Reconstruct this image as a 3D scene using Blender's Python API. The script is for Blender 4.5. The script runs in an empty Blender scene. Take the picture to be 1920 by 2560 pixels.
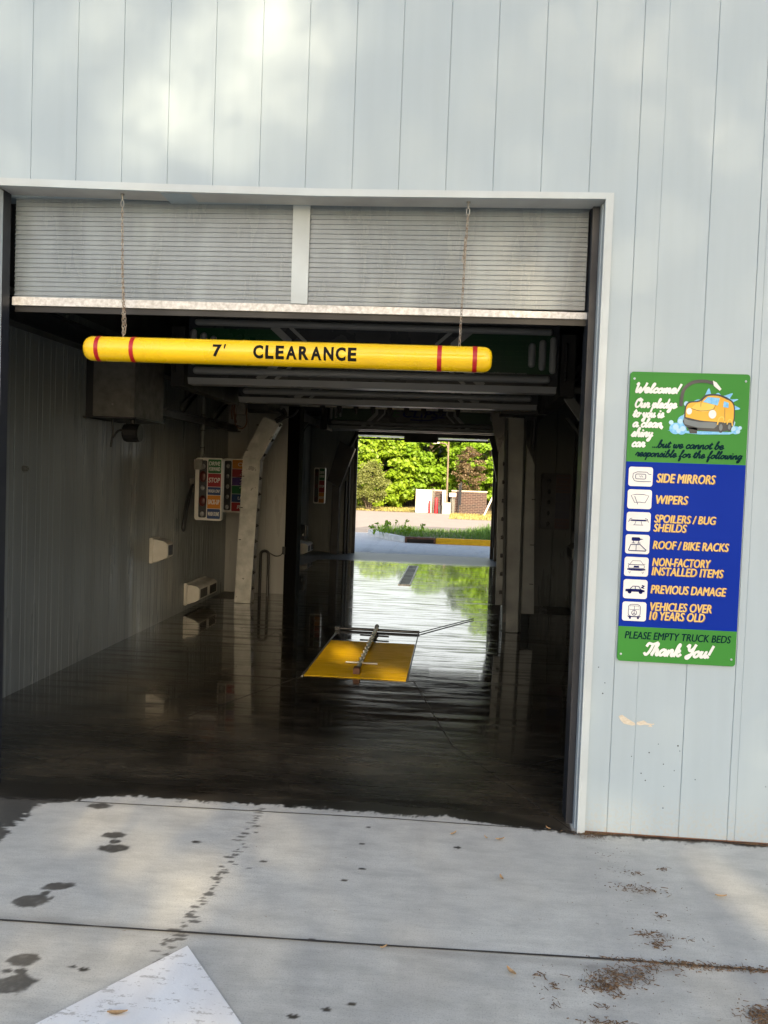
import bpy, bmesh, math, random
import numpy as np
from mathutils import Vector, Matrix, noise

S = bpy.context.scene
COL = S.collection
rad = math.radians
random.seed(7)
RNG = np.random.default_rng(11)

# ------------------------------------------------------------------ camera
CAM = Vector((-0.66216, -4.26886, 1.72693))
YAW, PITCH, ROLL, FPX = 0.08222783, -0.04122876, 0.03584870, 2150.0
fw = Vector((-math.sin(YAW)*math.cos(PITCH), math.cos(YAW)*math.cos(PITCH), math.sin(PITCH)))
rt = Vector((math.cos(YAW), math.sin(YAW), 0)); up = rt.cross(fw)
r2 = rt*math.cos(ROLL)+up*math.sin(ROLL); u2 = -rt*math.sin(ROLL)+up*math.cos(ROLL)
cd = bpy.data.cameras.new('camera'); cam = bpy.data.objects.new('camera', cd); COL.objects.link(cam)
M = Matrix((r2, u2, -fw)).transposed().to_4x4(); M.translation = CAM
cam.matrix_world = M
cd.sensor_fit = 'VERTICAL'; cd.sensor_height = 36.0; cd.sensor_width = 27.0
cd.lens = FPX/2560*36.0
cd.clip_start = 0.05; cd.clip_end = 2000
S.camera = cam

# ------------------------------------------------------------------ light
SUN = Vector((0.21, -1.0, 0.478)).normalized()           # towards the sun
EL = math.asin(SUN.z); AZ = math.atan2(SUN.x, SUN.y)
w = bpy.data.worlds.new('World'); S.world = w; w.use_nodes = True
nt = w.node_tree; bg = nt.nodes['Background']
sky = nt.nodes.new('ShaderNodeTexSky'); sky.sky_type = 'NISHITA'; sky.sun_disc = False
sky.sun_elevation = EL; sky.sun_rotation = AZ; sky.dust_density = 3.4; sky.ozone_density = 1.0
# a bank of white cloud low in the sky beyond the building
tc = nt.nodes.new('ShaderNodeTexCoord'); sx = nt.nodes.new('ShaderNodeSeparateXYZ'); nt.links.new(tc.outputs['Generated'], sx.inputs[0])
mp = nt.nodes.new('ShaderNodeMapping'); mp.inputs['Scale'].default_value = (1, 1, 3.2); nt.links.new(tc.outputs['Generated'], mp.inputs[0])
cn = nt.nodes.new('ShaderNodeTexNoise'); cn.inputs['Scale'].default_value = 3.4; cn.inputs['Detail'].default_value = 8; nt.links.new(mp.outputs[0], cn.inputs['Vector'])
def rng_(sock, a, b):
    n = nt.nodes.new('ShaderNodeMapRange'); n.interpolation_type = 'SMOOTHSTEP'; nt.links.new(sock, n.inputs[0]); n.inputs[1].default_value = a; n.inputs[2].default_value = b; return n.outputs[0]
def mul_(a, b):
    n = nt.nodes.new('ShaderNodeMath'); n.operation = 'MULTIPLY'; nt.links.new(a, n.inputs[0]); nt.links.new(b, n.inputs[1]); return n.outputs[0]
cmask = mul_(mul_(rng_(cn.outputs[0], .30, .50), rng_(sx.outputs[1], .1, .6)), rng_(sx.outputs[2], .55, .25))
cmix = nt.nodes.new('ShaderNodeMix'); cmix.data_type = 'RGBA'; nt.links.new(cmask, cmix.inputs[0]); nt.links.new(sky.outputs[0], cmix.inputs[6]); cmix.inputs[7].default_value = (4.7, 4.9, 4.8, 1)
nt.links.new(cmix.outputs[2], bg.inputs[0]); bg.inputs[1].default_value = 0.12
sd = bpy.data.lights.new('sun', 'SUN'); sd.energy = 5.0; sd.angle = rad(0.53); sd.color = (1.0, 0.79, 0.50)
sun = bpy.data.objects.new('sun', sd); COL.objects.link(sun)
sun.rotation_euler = SUN.to_track_quat('Z', 'Y').to_euler()
vs = S.view_settings; vs.view_transform = 'Standard'; vs.look = 'None'; vs.exposure = 1.38; vs.gamma = 1.0
S.cycles.sample_clamp_indirect = 6.0
S.cycles.max_bounces = 10

# ------------------------------------------------------------------ materials
def newmat(name):
    m = bpy.data.materials.new(name); m.use_nodes = True
    nt = m.node_tree; return m, nt, nt.nodes['Principled BSDF']
def N(nt, t, **kw):
    n = nt.nodes.new(t)
    for k, v in kw.items():
        if k.startswith('i_'):
            n.inputs[k[2:].replace('_', ' ')].default_value = v
        else: setattr(n, k, v)
    return n
def math_n(nt, op, a, b=None, clamp=False):
    n = nt.nodes.new('ShaderNodeMath'); n.operation = op; n.use_clamp = clamp
    for i, v in enumerate((a, b)):
        if v is None: continue
        if isinstance(v, (int, float)): n.inputs[i].default_value = v
        else: nt.links.new(v, n.inputs[i])
    return n.outputs[0]
def mix_c(nt, f, a, b, mode='MIX'):
    n = nt.nodes.new('ShaderNodeMix'); n.data_type = 'RGBA'; n.blend_type = mode
    for i, v in ((0, f), (6, a), (7, b)):
        if isinstance(v, (int, float)): n.inputs[i].default_value = v
        elif isinstance(v, tuple): n.inputs[i].default_value = (*v[:3], 1)
        else: nt.links.new(v, n.inputs[i])
    return n.outputs[2]
def ramp(nt, f, lo, hi):
    n = N(nt, 'ShaderNodeMapRange'); nt.links.new(f, n.inputs[0])
    n.inputs[1].default_value = lo; n.inputs[2].default_value = hi
    return n.outputs[0]
def pos(nt, scale=(1, 1, 1)):
    g = nt.nodes.new('ShaderNodeNewGeometry'); m = nt.nodes.new('ShaderNodeMapping')
    nt.links.new(g.outputs['Position'], m.inputs[0]); m.inputs['Scale'].default_value = scale
    return m.outputs[0]
def nz(nt, vec, scale, detail=4.0, rough=0.55, dist=0.0):
    n = nt.nodes.new('ShaderNodeTexNoise'); nt.links.new(vec, n.inputs['Vector'])
    n.inputs['Scale'].default_value = scale; n.inputs['Detail'].default_value = detail
    n.inputs['Roughness'].default_value = rough; n.inputs['Distortion'].default_value = dist
    return n.outputs[0]
def bump(nt, b, h, strength, dist=0.01):
    n = nt.nodes.new('ShaderNodeBump'); n.inputs['Strength'].default_value = strength
    n.inputs['Distance'].default_value = dist
    nt.links.new(h, n.inputs['Height']); nt.links.new(n.outputs[0], b.inputs['Normal'])

def mat(name, c1, c2=None, rough=0.5, metal=0.0, scale=4.0, stretch=(1, 1, 1), rvar=0.1, bmp=0.0, spec=0.5, coat=0.0):
    m, nt, b = newmat(name)
    b.inputs['Metallic'].default_value = metal
    b.inputs['Specular IOR Level'].default_value = spec
    if coat: b.inputs['Coat Weight'].default_value = coat; b.inputs['Coat Roughness'].default_value = 0.08
    if c2 is None: c2 = tuple(c*0.88 for c in c1)
    v = pos(nt, stretch); n = nz(nt, v, scale)
    f = ramp(nt, n, 0.35, 0.65)
    nt.links.new(mix_c(nt, f, c1, c2), b.inputs['Base Color'])
    r = N(nt, 'ShaderNodeMapRange'); nt.links.new(n, r.inputs[0])
    r.inputs[1].default_value = .3; r.inputs[2].default_value = .7
    r.inputs[3].default_value = max(0.02, rough-rvar); r.inputs[4].default_value = min(1, rough+rvar)
    nt.links.new(r.outputs[0], b.inputs['Roughness'])
    if bmp: bump(nt, b, nz(nt, v, scale*6), bmp, 0.004)
    return m

def siding_mat():
    m, nt, b = newmat('white_siding')
    v = pos(nt, (5, 5, .35)); streak = nz(nt, v, 3.0, 5)
    blot = nz(nt, pos(nt), 1.3, 4)
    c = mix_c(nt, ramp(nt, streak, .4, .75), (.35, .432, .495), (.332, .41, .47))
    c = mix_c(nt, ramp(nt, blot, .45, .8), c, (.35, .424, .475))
    # dust low on the wall, drips of dirt
    g = nt.nodes.new('ShaderNodeNewGeometry'); sx = nt.nodes.new('ShaderNodeSeparateXYZ'); nt.links.new(g.outputs[0], sx.inputs[0])
    low = ramp(nt, sx.outputs[2], .22, 0.0)
    sp = nz(nt, pos(nt), 60, 3); low2 = math_n(nt, 'MULTIPLY', low, ramp(nt, sp, .45, .75), True)
    c = mix_c(nt, low2, c, (.42, .39, .34))
    fleck = ramp(nt, nz(nt, pos(nt), 38, 2), .735, .78)
    c = mix_c(nt, math_n(nt, 'MULTIPLY', fleck, .35), c, (.35, .36, .36))
    nt.links.new(c, b.inputs['Base Color'])
    b.inputs['Roughness'].default_value = .42; b.inputs['Specular IOR Level'].default_value = .4
    h = math_n(nt, 'ADD', math_n(nt, 'MULTIPLY', nz(nt, pos(nt, (3, 3, .25)), 2, 3), 1.0), math_n(nt, 'MULTIPLY', nz(nt, pos(nt), 220, 2), .03))
    bump(nt, b, h, .07, .02)
    return m

def concrete_mat(name, dry1, dry2, wetc1, wetc2, use_attr=True):
    m, nt, b = newmat(name)
    broom = nz(nt, pos(nt, (4, 150, 1)), 1.0, 3, .6)
    big = nz(nt, pos(nt), .9, 6, .6); mid = nz(nt, pos(nt, (1, 2.2, 1)), 5.0, 6, .65); fine = nz(nt, pos(nt), 160, 3)
    d = mix_c(nt, ramp(nt, big, .35, .68), dry1, dry2)
    d = mix_c(nt, math_n(nt, 'MULTIPLY', ramp(nt, mid, .42, .68), .55), d, tuple(c*.74 for c in dry2))
    d = mix_c(nt, math_n(nt, 'MULTIPLY', ramp(nt, fine, .52, .7), .55), d, tuple(c*.6 for c in dry2))
    d = mix_c(nt, math_n(nt, 'MULTIPLY', ramp(nt, broom, .5, .75), .22), d, tuple(c*.62 for c in dry2))
    bigw = nz(nt, pos(nt, (.8, 1.6, 1)), 1.1, 6, .68); wcol = mix_c(nt, ramp(nt, mid, .35, .65), wetc1, wetc2)
    wcol = mix_c(nt, ramp(nt, bigw, .44, .58), wcol, tuple(c*.45 for c in wetc2))
    wcol = mix_c(nt, math_n(nt, 'MULTIPLY', ramp(nt, broom, .5, .7), .5), wcol, tuple(c*.6 for c in wetc2))
    if use_attr:
        a = N(nt, 'ShaderNodeAttribute', attribute_name='wet'); a2 = N(nt, 'ShaderNodeAttribute', attribute_name='stain')
        wet = a.outputs['Fac']
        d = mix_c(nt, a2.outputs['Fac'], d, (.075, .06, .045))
    else:
        wet = N(nt, 'ShaderNodeValue').outputs[0]; wet.default_value = 0
    # hairline cracks, aggregate speckle and old tyre marks
    vo = nt.nodes.new('ShaderNodeTexVoronoi'); vo.feature = 'DISTANCE_TO_EDGE'; vo.inputs['Scale'].default_value = .55
    wv = nt.nodes.new('ShaderNodeVectorMath'); wv.operation = 'ADD'; nn = nt.nodes.new('ShaderNodeTexNoise'); nn.inputs['Scale'].default_value = 3.0
    nt.links.new(pos(nt), nn.inputs['Vector']); nt.links.new(pos(nt), wv.inputs[0]); nt.links.new(nn.outputs['Color'], wv.inputs[1]); nt.links.new(wv.outputs[0], vo.inputs['Vector'])
    crk = math_n(nt, 'MULTIPLY', ramp(nt, vo.outputs['Distance'], .0035, .0012), ramp(nt, big, .46, .56))
    agg = nz(nt, pos(nt), 420, 1); d = mix_c(nt, math_n(nt, 'MULTIPLY', ramp(nt, agg, .60, .72), .5), d, (.26, .25, .23))
    tyre = nz(nt, pos(nt, (1.3, .12, 1)), 2.4, 5, .6); d = mix_c(nt, math_n(nt, 'MULTIPLY', ramp(nt, tyre, .52, .72), .38), d, (.30, .295, .29))
    c = mix_c(nt, wet, d, wcol); nt.links.new(c, b.inputs['Base Color'])
    # wetness sheen: puddle film (wet>1 marks standing water)
    if use_attr:
        sp = nt.nodes.new('ShaderNodeMapRange'); nt.links.new(wet, sp.inputs[0]); sp.inputs[3].default_value = .35; sp.inputs[4].default_value = .95
        nt.links.new(sp.outputs[0], b.inputs['Specular IOR Level'])
        a3 = N(nt, 'ShaderNodeAttribute', attribute_name='pool')
        film = nz(nt, pos(nt, (.55, 5.0, 1)), 2.0, 8, .72, .4)
        pl = math_n(nt, 'MULTIPLY', a3.outputs['Fac'], ramp(nt, film, .40, .52), True)
        wr = math_n(nt, 'ADD', math_n(nt, 'SUBTRACT', .34, math_n(nt, 'MULTIPLY', a3.outputs['Fac'], .14)), math_n(nt, 'MULTIPLY', pl, -.17))
        nt.links.new(pl, b.inputs['Coat Weight']); b.inputs['Coat Roughness'].default_value = .035; b.inputs['Coat IOR'].default_value = 1.45
        r = N(nt, 'ShaderNodeMix'); r.data_type = 'FLOAT'
        nt.links.new(wet, r.inputs[0]); r.inputs[2].default_value = .82; nt.links.new(wr, r.inputs[3])
        nt.links.new(r.outputs[0], b.inputs['Roughness'])
        rip = math_n(nt, 'ADD', math_n(nt, 'MULTIPLY', nz(nt, pos(nt, (.6, 4.5, 1)), 1.1, 5, .66, .5), 1.0), math_n(nt, 'MULTIPLY', nz(nt, pos(nt, (.7, 3.5, 1)), 4, 4, .65), .5))
        br = math_n(nt, 'MULTIPLY', math_n(nt, 'ADD', broom, math_n(nt, 'MULTIPLY', fine, .4)), math_n(nt, 'SUBTRACT', 1.0, pl))
        h = math_n(nt, 'ADD', math_n(nt, 'MULTIPLY', rip, .8), math_n(nt, 'MULTIPLY', br, .12))
        bump(nt, b, h, .30, .006)
    else:
        b.inputs['Roughness'].default_value = .85
        bump(nt, b, math_n(nt, 'ADD', broom, fine), .25, .004)
    return m

def leaf_mat(name, c1, c2, trans=.45):
    m, nt, b = newmat(name)
    out = nt.nodes['Material Output']
    n = nz(nt, pos(nt), 1.1, 5, .7); c = mix_c(nt, ramp(nt, n, .35, .65), c1, c2)
    nt.links.new(c, b.inputs['Base Color']); b.inputs['Roughness'].default_value = .5
    tr = nt.nodes.new('ShaderNodeBsdfTranslucent')
    nt.links.new(mix_c(nt, 1.0, c, (1.0, .95, .35), 'MULTIPLY'), tr.inputs[0])
    ms = nt.nodes.new('ShaderNodeMixShader'); ms.inputs[0].default_value = trans
    nt.links.new(b.outputs[0], ms.inputs[1]); nt.links.new(tr.outputs[0], ms.inputs[2])
    nt.links.new(ms.outputs[0], out.inputs[0])
    return m

def brick_mat():
    m, nt, b = newmat('dark_brick')
    t = nt.nodes.new('ShaderNodeTexBrick')
    g = nt.nodes.new('ShaderNodeNewGeometry'); s = nt.nodes.new('ShaderNodeSeparateXYZ'); c = nt.nodes.new('ShaderNodeCombineXYZ')
    nt.links.new(g.outputs[0], s.inputs[0]); nt.links.new(s.outputs[0], c.inputs[0]); nt.links.new(s.outputs[2], c.inputs[1])
    nt.links.new(c.outputs[0], t.inputs['Vector'])
    t.inputs['Color1'].default_value = (.055, .028, .027, 1); t.inputs['Color2'].default_value = (.03, .02, .022, 1)
    t.inputs['Mortar'].default_value = (.16, .12, .10, 1); t.inputs['Scale'].default_value = 1.0
    t.inputs['Brick Width'].default_value = .36; t.inputs['Row Height'].default_value = .125; t.inputs['Mortar Size'].default_value = .014
    nt.links.new(t.outputs[0], b.inputs['Base Color']); b.inputs['Roughness'].default_value = .85
    return m

def poly_mat():
    # grimy translucent multiwall polycarbonate
    m, nt, b = newmat('door_polycarbonate')
    out = nt.nodes['Material Output']
    v = pos(nt, (3.5, 3.5, .8)); n = nz(nt, v, 1.8, 6, .62)
    c = mix_c(nt, ramp(nt, n, .35, .7), (.33, .39, .435), (.20, .24, .275))
    nt.links.new(c, b.inputs['Base Color'])
    r = ramp(nt, n, .2, .8); nt.links.new(math_n(nt, 'ADD', .16, math_n(nt, 'MULTIPLY', r, .2)), b.inputs['Roughness'])
    b.inputs['Specular IOR Level'].default_value = .8
    tl = nt.nodes.new('ShaderNodeBsdfTranslucent'); tl.inputs[0].default_value = (.6, .63, .66, 1)
    ms = nt.nodes.new('ShaderNodeMixShader'); ms.inputs[0].default_value = .22
    nt.links.new(b.outputs[0], ms.inputs[1]); nt.links.new(tl.outputs[0], ms.inputs[2])
    tp = nt.nodes.new('ShaderNodeBsdfTransparent'); ms2 = nt.nodes.new('ShaderNodeMixShader'); ms2.inputs[0].default_value = .14
    nt.links.new(ms.outputs[0], ms2.inputs[1]); nt.links.new(tp.outputs[0], ms2.inputs[2])
    nt.links.new(ms2.outputs[0], out.inputs[0])
    return m

MT = {}
MT['siding'] = siding_mat()
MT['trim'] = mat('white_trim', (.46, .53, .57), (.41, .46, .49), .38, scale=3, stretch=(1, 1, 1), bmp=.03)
MT['soffit'] = mat('grey_soffit', (.5, .51, .5), (.42, .42, .42), .5)
MT['guide'] = mat('dark_door_guide', (.022, .026, .036), (.015, .018, .026), .45)
MT['poly'] = poly_mat()
MT['rail_white'] = mat('weathered_white_rail', (.74, .74, .73), (.50, .49, .47), .5, scale=45, bmp=.2)
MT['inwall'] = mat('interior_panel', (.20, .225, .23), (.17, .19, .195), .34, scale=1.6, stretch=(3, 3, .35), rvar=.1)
MT['shadewall'] = mat('shaded_panel', (.055, .066, .07), (.045, .054, .058), .3, scale=1.6, stretch=(3, 3, .35))  # right-side panels, darkened in colour to stand for the shade there
MT['litwall'] = mat('lit_end_panel', (.34, .345, .335), (.29, .295, .285), .3, scale=1.6, stretch=(3, 3, .35))  # lighter copy of the panel: light on the end wall painted in
MT['ceil'] = mat('dark_ceiling', (.06, .062, .064), (.045, .046, .05), .6)
MT['black'] = mat('black_rubber', (.008, .008, .009), (.012, .012, .013), .5)
MT['blackjamb'] = mat('black_jamb_paint', (.003, .003, .0035), (.004, .004, .004), .9, spec=.1)
MT['darkmetal'] = mat('dark_steel', (.05, .053, .06), (.035, .037, .042), .42, metal=.4)
MT['alu'] = mat('stained_aluminium', (.52, .525, .50), (.34, .345, .33), .36, metal=.5, scale=7, rvar=.12)
MT['alu2'] = mat('grey_powdercoat', (.135, .145, .14), (.11, .115, .112), .42, metal=.2, scale=5)
MT['steel'] = mat('galvanised_steel', (.42, .42, .40), (.30, .29, .27), .38, metal=.8, scale=30)
MT['box'] = mat('grey_enclosure', (.20, .195, .18), (.14, .135, .125), .5, metal=.3, scale=12)
MT['beige'] = mat('beige_plastic', (.66, .64, .58), (.56, .54, .48), .5, scale=6)
MT['tube'] = mat('grey_light_tube', (.31, .32, .33), (.27, .28, .29), .35)
MT['gpanel'] = mat('green_tread_panel', (.012, .07, .03), (.008, .045, .02), .35, scale=2)
MT['cpanel'] = mat('dark_sign_panel', (.055, .06, .07), (.03, .034, .045), .3)
MT['bar'] = mat('yellow_plastic', (.83, .55, .003), (.78, .50, .003), .28, scale=6, rvar=.03, coat=.3)
MT['red'] = mat('red_tape', (.42, .006, .012), None, .35)
MT['ink'] = mat('black_lettering', (.010, .009, .009), None, .7, spec=.15)
MT['plate'] = mat('yellow_floor_plate', (.76, .48, .004), (.62, .37, .004), .45, scale=5, stretch=(1, 5, 1), rvar=.14, bmp=.05, spec=.25)
MT['s_green'] = mat('sign_green', (.038, .225, .034), (.036, .212, .032), .45, scale=1, spec=.2)
MT['s_blue'] = mat('sign_blue', (.002, .026, .30), (.002, .023, .28), .5, scale=1, spec=.08)
MT['s_white'] = mat('sign_white', (.74, .76, .76), None, .4)
MT['s_dark'] = mat('sign_dark_green', (.002, .022, .03), None, .6, spec=.05)
MT['s_yel'] = mat('sign_yellow', (.74, .52, .18), (.70, .45, .12), .5, spec=.2)
MT['s_shadow'] = mat('sign_letter_shadow', (.20, .13, .10), None, .4)
MT['s_navy'] = mat('sign_navy', (.008, .012, .11), None, .6, spec=.1)
MT['t_yel'] = mat('print_car_yellow', (.74, .42, .02), (.66, .34, .015), .4)
MT['t_lite'] = mat('print_car_highlight', (.80, .52, .07), None, .4)
MT['t_sky'] = mat('print_water_blue', (.08, .36, .72), (.20, .52, .80), .4, scale=60)
MT['t_pale'] = mat('print_bubble_blue', (.36, .62, .82), None, .4)
MT['t_grey'] = mat('print_grey', (.12, .16, .19), None, .4)
MT['t_dark'] = mat('print_dark', (.012, .022, .035), None, .4)
for nm, c in (('l_green', (.004, .10, .03)), ('l_red', (.24, .006, .015)), ('l_blue', (.006, .035, .13)), ('l_orange', (.45, .16, .008)),
              ('l_purple', (.05, .015, .16)), ('l_wine', (.035, .004, .012)), ('l_navy', (.008, .01, .04)), ('lens_red', (.06, .006, .004))):
    MT[nm] = mat('board_'+nm[2:], c, None, .35)
MT['bulb'] = mat('clear_lens', (.35, .36, .36), (.2, .2, .2), .15, scale=40)
MT['boardwhite'] = mat('board_white', (.62, .61, .57), (.50, .49, .46), .4, metal=.2)
MT['chain'] = mat('rusty_chain', (.42, .40, .35), (.24, .17, .12), .5, metal=.5, scale=40)
MT['bark'] = mat('tree_bark', (.10, .075, .055), (.06, .045, .035), .9, scale=8, bmp=.4)
MT['leaf'] = leaf_mat('bright_leaf', (.26, .43, .024), (.15, .29, .014), .45)
MT['leaf2'] = leaf_mat('yellow_green_leaf', (.32, .46, .03), (.19, .33, .018), .45)
MT['shrubleaf'] = leaf_mat('olive_leaf', (.19, .22, .055), (.12, .145, .035), .25)
MT['deadleaf'] = leaf_mat('dead_twig', (.24, .175, .11), (.15, .115, .06), .3)
MT['darkleaf'] = leaf_mat('shade_leaf', (.05, .09, .02), (.03, .06, .015), .12)
MT['grassblade'] = leaf_mat('grass_blade', (.15, .29, .05), (.10, .22, .035), .3)
MT['drygrass'] = leaf_mat('dry_grass', (.42, .36, .14), (.34, .33, .10), .3)
MT['brick'] = brick_mat()
MT['stone'] = mat('pale_concrete', (.48, .44, .37), (.40, .36, .30), .85, scale=6)
MT['curb'] = mat('kerb_concrete', (.78, .78, .75), (.62, .62, .60), .85, scale=7, bmp=.2)
MT['kerbyellow'] = mat('kerb_yellow_paint', (.90, .52, .006), (.78, .42, .006), .6, scale=8)
MT['rust'] = mat('rusty_iron', (.16, .07, .035), (.09, .04, .025), .7, scale=14)
MT['pole'] = mat('bronze_pole', (.20, .155, .11), (.16, .12, .085), .5, metal=.2)
MT['bollred'] = mat('red_bollard', (.60, .02, .035), (.52, .015, .025), .4)
MT['whitepanel'] = mat('white_gate_panel', (.78, .76, .70), (.72, .70, .64), .5, scale=2)
MT['mulch'] = mat('brown_litter', (.085, .045, .022), (.20, .13, .07), .9, scale=90)
MT['dryleaf'] = mat('tan_leaf', (.46, .32, .17), (.34, .21, .10), .8, scale=50)
def worn_paint():
    m, nt, b = newmat('worn_white_paint')
    a = nz(nt, pos(nt, (1, 3, 1)), 9, 7, .72); f = nz(nt, pos(nt), 120, 3, .6); dirt = nz(nt, pos(nt, (1.5, .5, 1)), 3, 5)
    c = mix_c(nt, ramp(nt, dirt, .4, .7), (.82, .83, .82), (.68, .68, .67))
    w_ = math_n(nt, 'MULTIPLY', ramp(nt, math_n(nt, 'ADD', a, math_n(nt, 'MULTIPLY', f, .35)), .74, .80), .8, True)
    nt.links.new(mix_c(nt, w_, c, (.42, .41, .39)), b.inputs['Base Color']); b.inputs['Roughness'].default_value = .75
    bump(nt, b, f, .3, .003); return m
MT['paint'] = worn_paint()
MT['joint'] = mat('joint_filler', (.028, .028, .028), (.05, .045, .04), .9, scale=20)
def translucent_mat():
    m, nt, b = newmat('white_translucent_strip'); out = nt.nodes['Material Output']
    b.inputs['Base Color'].default_value = (.8, .8, .8, 1)
    t = nt.nodes.new('ShaderNodeBsdfTranslucent'); t.inputs[0].default_value = (.9, .9, .9, 1)
    ms = nt.nodes.new('ShaderNodeMixShader'); ms.inputs[0].default_value = .8
    nt.links.new(b.outputs[0], ms.inputs[1]); nt.links.new(t.outputs[0], ms.inputs[2]); nt.links.new(ms.outputs[0], out.inputs[0]); return m
MT['strip'] = translucent_mat()
MT['fencewood'] = mat('dark_fence_wood', (.022, .022, .02), (.014, .015, .014), .9)
MT['cardark'] = mat('dark_car_paint', (.02, .022, .025), None, .2, coat=.5)
MT['glass'] = mat('dark_glass', (.015, .018, .02), None, .06)
MT['concrete'] = concrete_mat('concrete_apron', (.615, .615, .56), (.475, .475, .44), (.072, .060, .042), (.030, .026, .020))
MT['driveway'] = concrete_mat('driveway_concrete', (.84, .82, .77), (.74, .72, .68), (.1, .1, .1), (.1, .1, .1), False)
MT['roadpink'] = concrete_mat('road_concrete', (.46, .405, .375), (.39, .345, .325), (.1, .1, .1), (.1, .1, .1), False)
MT['asphalt'] = mat('asphalt', (.27, .245, .24), (.21, .195, .19), .9, scale=3, bmp=.2)
MT['lawn'] = mat('dry_lawn', (.22, .20, .07), (.30, .23, .12), .95, scale=1.2, stretch=(.6, 1, 1), bmp=.3)
MT['terrain'] = mat('terrain_soil', (.16, .14, .08), (.11, .11, .05), .95, scale=.5)

# ------------------------------------------------------------------ mesh helpers
class MB:
    def __init__(s): s.v = []; s.f = []
    def add(s, vs, fs):
        o = len(s.v); s.v += [tuple(p) for p in vs]; s.f += [tuple(i+o for i in f) for f in fs]; return s
    def box(s, x0, x1, y0, y1, z0, z1):
        return s.add([(x0, y0, z0), (x1, y0, z0), (x1, y1, z0), (x0, y1, z0), (x0, y0, z1), (x1, y0, z1), (x1, y1, z1), (x0, y1, z1)],
                     [(0, 3, 2, 1), (4, 5, 6, 7), (0, 1, 5, 4), (1, 2, 6, 5), (2, 3, 7, 6), (3, 0, 4, 7)])
    def prism(s, poly, axis, a, b):
        """poly: 2-D outline; axis 'y': (x,z) extruded in y, 'x': (y,z), 'z': (x,y)"""
        n = len(poly)
        def P(p, t): return {'y': (p[0], t, p[1]), 'x': (t, p[0], p[1]), 'z': (p[0], p[1], t)}[axis]
        vs = [P(p, a) for p in poly]+[P(p, b) for p in poly]
        fs = [tuple(range(n)), tuple(range(2*n-1, n-1, -1))]+[(i, i+n, (i+1) % n+n, (i+1) % n) for i in range(n)]
        return s.add(vs, fs)
    def tube(s, pts, r, n=10, cap=True):
        pts = [Vector(p) for p in pts]; rs = r if isinstance(r, (list, tuple)) else [r]*len(pts)
        vs = []; fs = []; ref = None
        for i, p in enumerate(pts):
            t = (pts[min(i+1, len(pts)-1)]-pts[max(i-1, 0)]).normalized()
            if ref is None: ref = t.orthogonal().normalized()
            ref = (ref-t*ref.dot(t)).normalized(); b = t.cross(ref)
            for k in range(n):
                a = 2*math.pi*k/n; vs.append(p+(ref*math.cos(a)+b*math.sin(a))*rs[i])
        for i in range(len(pts)-1):
            for k in range(n):
                fs.append((i*n+k, i*n+(k+1) % n, (i+1)*n+(k+1) % n, (i+1)*n+k))
        if cap: fs += [tuple(range(n-1, -1, -1)), tuple(range((len(pts)-1)*n, len(pts)*n))]
        return s.add(vs, fs)
    def rod(s, p, q, r, n=10): return s.tube([p, q], r, n)
    def capsule(s, p, q, r, n=16, m=6):
        p, q = Vector(p), Vector(q); d = (q-p).normalized(); pts = []; rr = []
        for i in range(m+1):
            a = math.pi/2*(1-i/m); pts.append(p+d*(r-r*math.sin(a))); rr.append(max(r*math.cos(a), .0005))
        for i in range(m+1):
            a = math.pi/2*i/m; pts.append(q-d*(r-r*math.sin(a))); rr.append(max(r*math.cos(a), .0005))
        return s.tube(pts, rr, n)
    def disc(s, c, r, axis='y', t=.004, n=20):
        c = Vector(c); d = {'x': Vector((1, 0, 0)), 'y': Vector((0, 1, 0)), 'z': Vector((0, 0, 1))}[axis]
        return s.tube([c-d*t/2, c+d*t/2], r, n)
    def sphere(s, c, r, n=12, m=8, sc=(1, 1, 1)):
        vs = [(c[0], c[1], c[2]+r*sc[2])]; fs = []
        for i in range(1, m):
            a = math.pi*i/m
            for k in range(n):
                b = 2*math.pi*k/n; vs.append((c[0]+r*sc[0]*math.sin(a)*math.cos(b), c[1]+r*sc[1]*math.sin(a)*math.sin(b), c[2]+r*sc[2]*math.cos(a)))
        vs.append((c[0], c[1], c[2]-r*sc[2])); e = len(vs)-1
        for k in range(n): fs += [(0, 1+k, 1+(k+1) % n), (e, e-n+(k+1) % n, e-n+k)]
        for i in range(m-2):
            for k in range(n): fs.append((1+i*n+k, 1+(i+1)*n+k, 1+(i+1)*n+(k+1) % n, 1+i*n+(k+1) % n))
        return s.add(vs, fs)
    def build(s, name, m, parent=None, bevel=0, smooth=False):
        me = bpy.data.meshes.new(name); me.from_pydata(s.v, [], s.f); me.validate(); me.update()
        bm = bmesh.new(); bm.from_mesh(me); bmesh.ops.recalc_face_normals(bm, faces=bm.faces)
        if bevel: 
            es = [e for e in bm.edges if len(e.link_faces) == 2 and e.calc_face_angle() > .6]
            bmesh.ops.bevel(bm, geom=es, offset=bevel, segments=2, affect='EDGES', clamp_overlap=True)
        bm.to_mesh(me); bm.free()
        me.materials.append(m if not isinstance(m, str) else MT[m])
        o = bpy.data.objects.new(name, me); COL.objects.link(o)
        if parent: o.parent = parent; o.matrix_parent_inverse = Matrix.Translation(parent.location).inverted()
        if smooth:
            me.shade_smooth(); me.set_sharp_from_angle(angle=rad(40))
        return o

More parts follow.
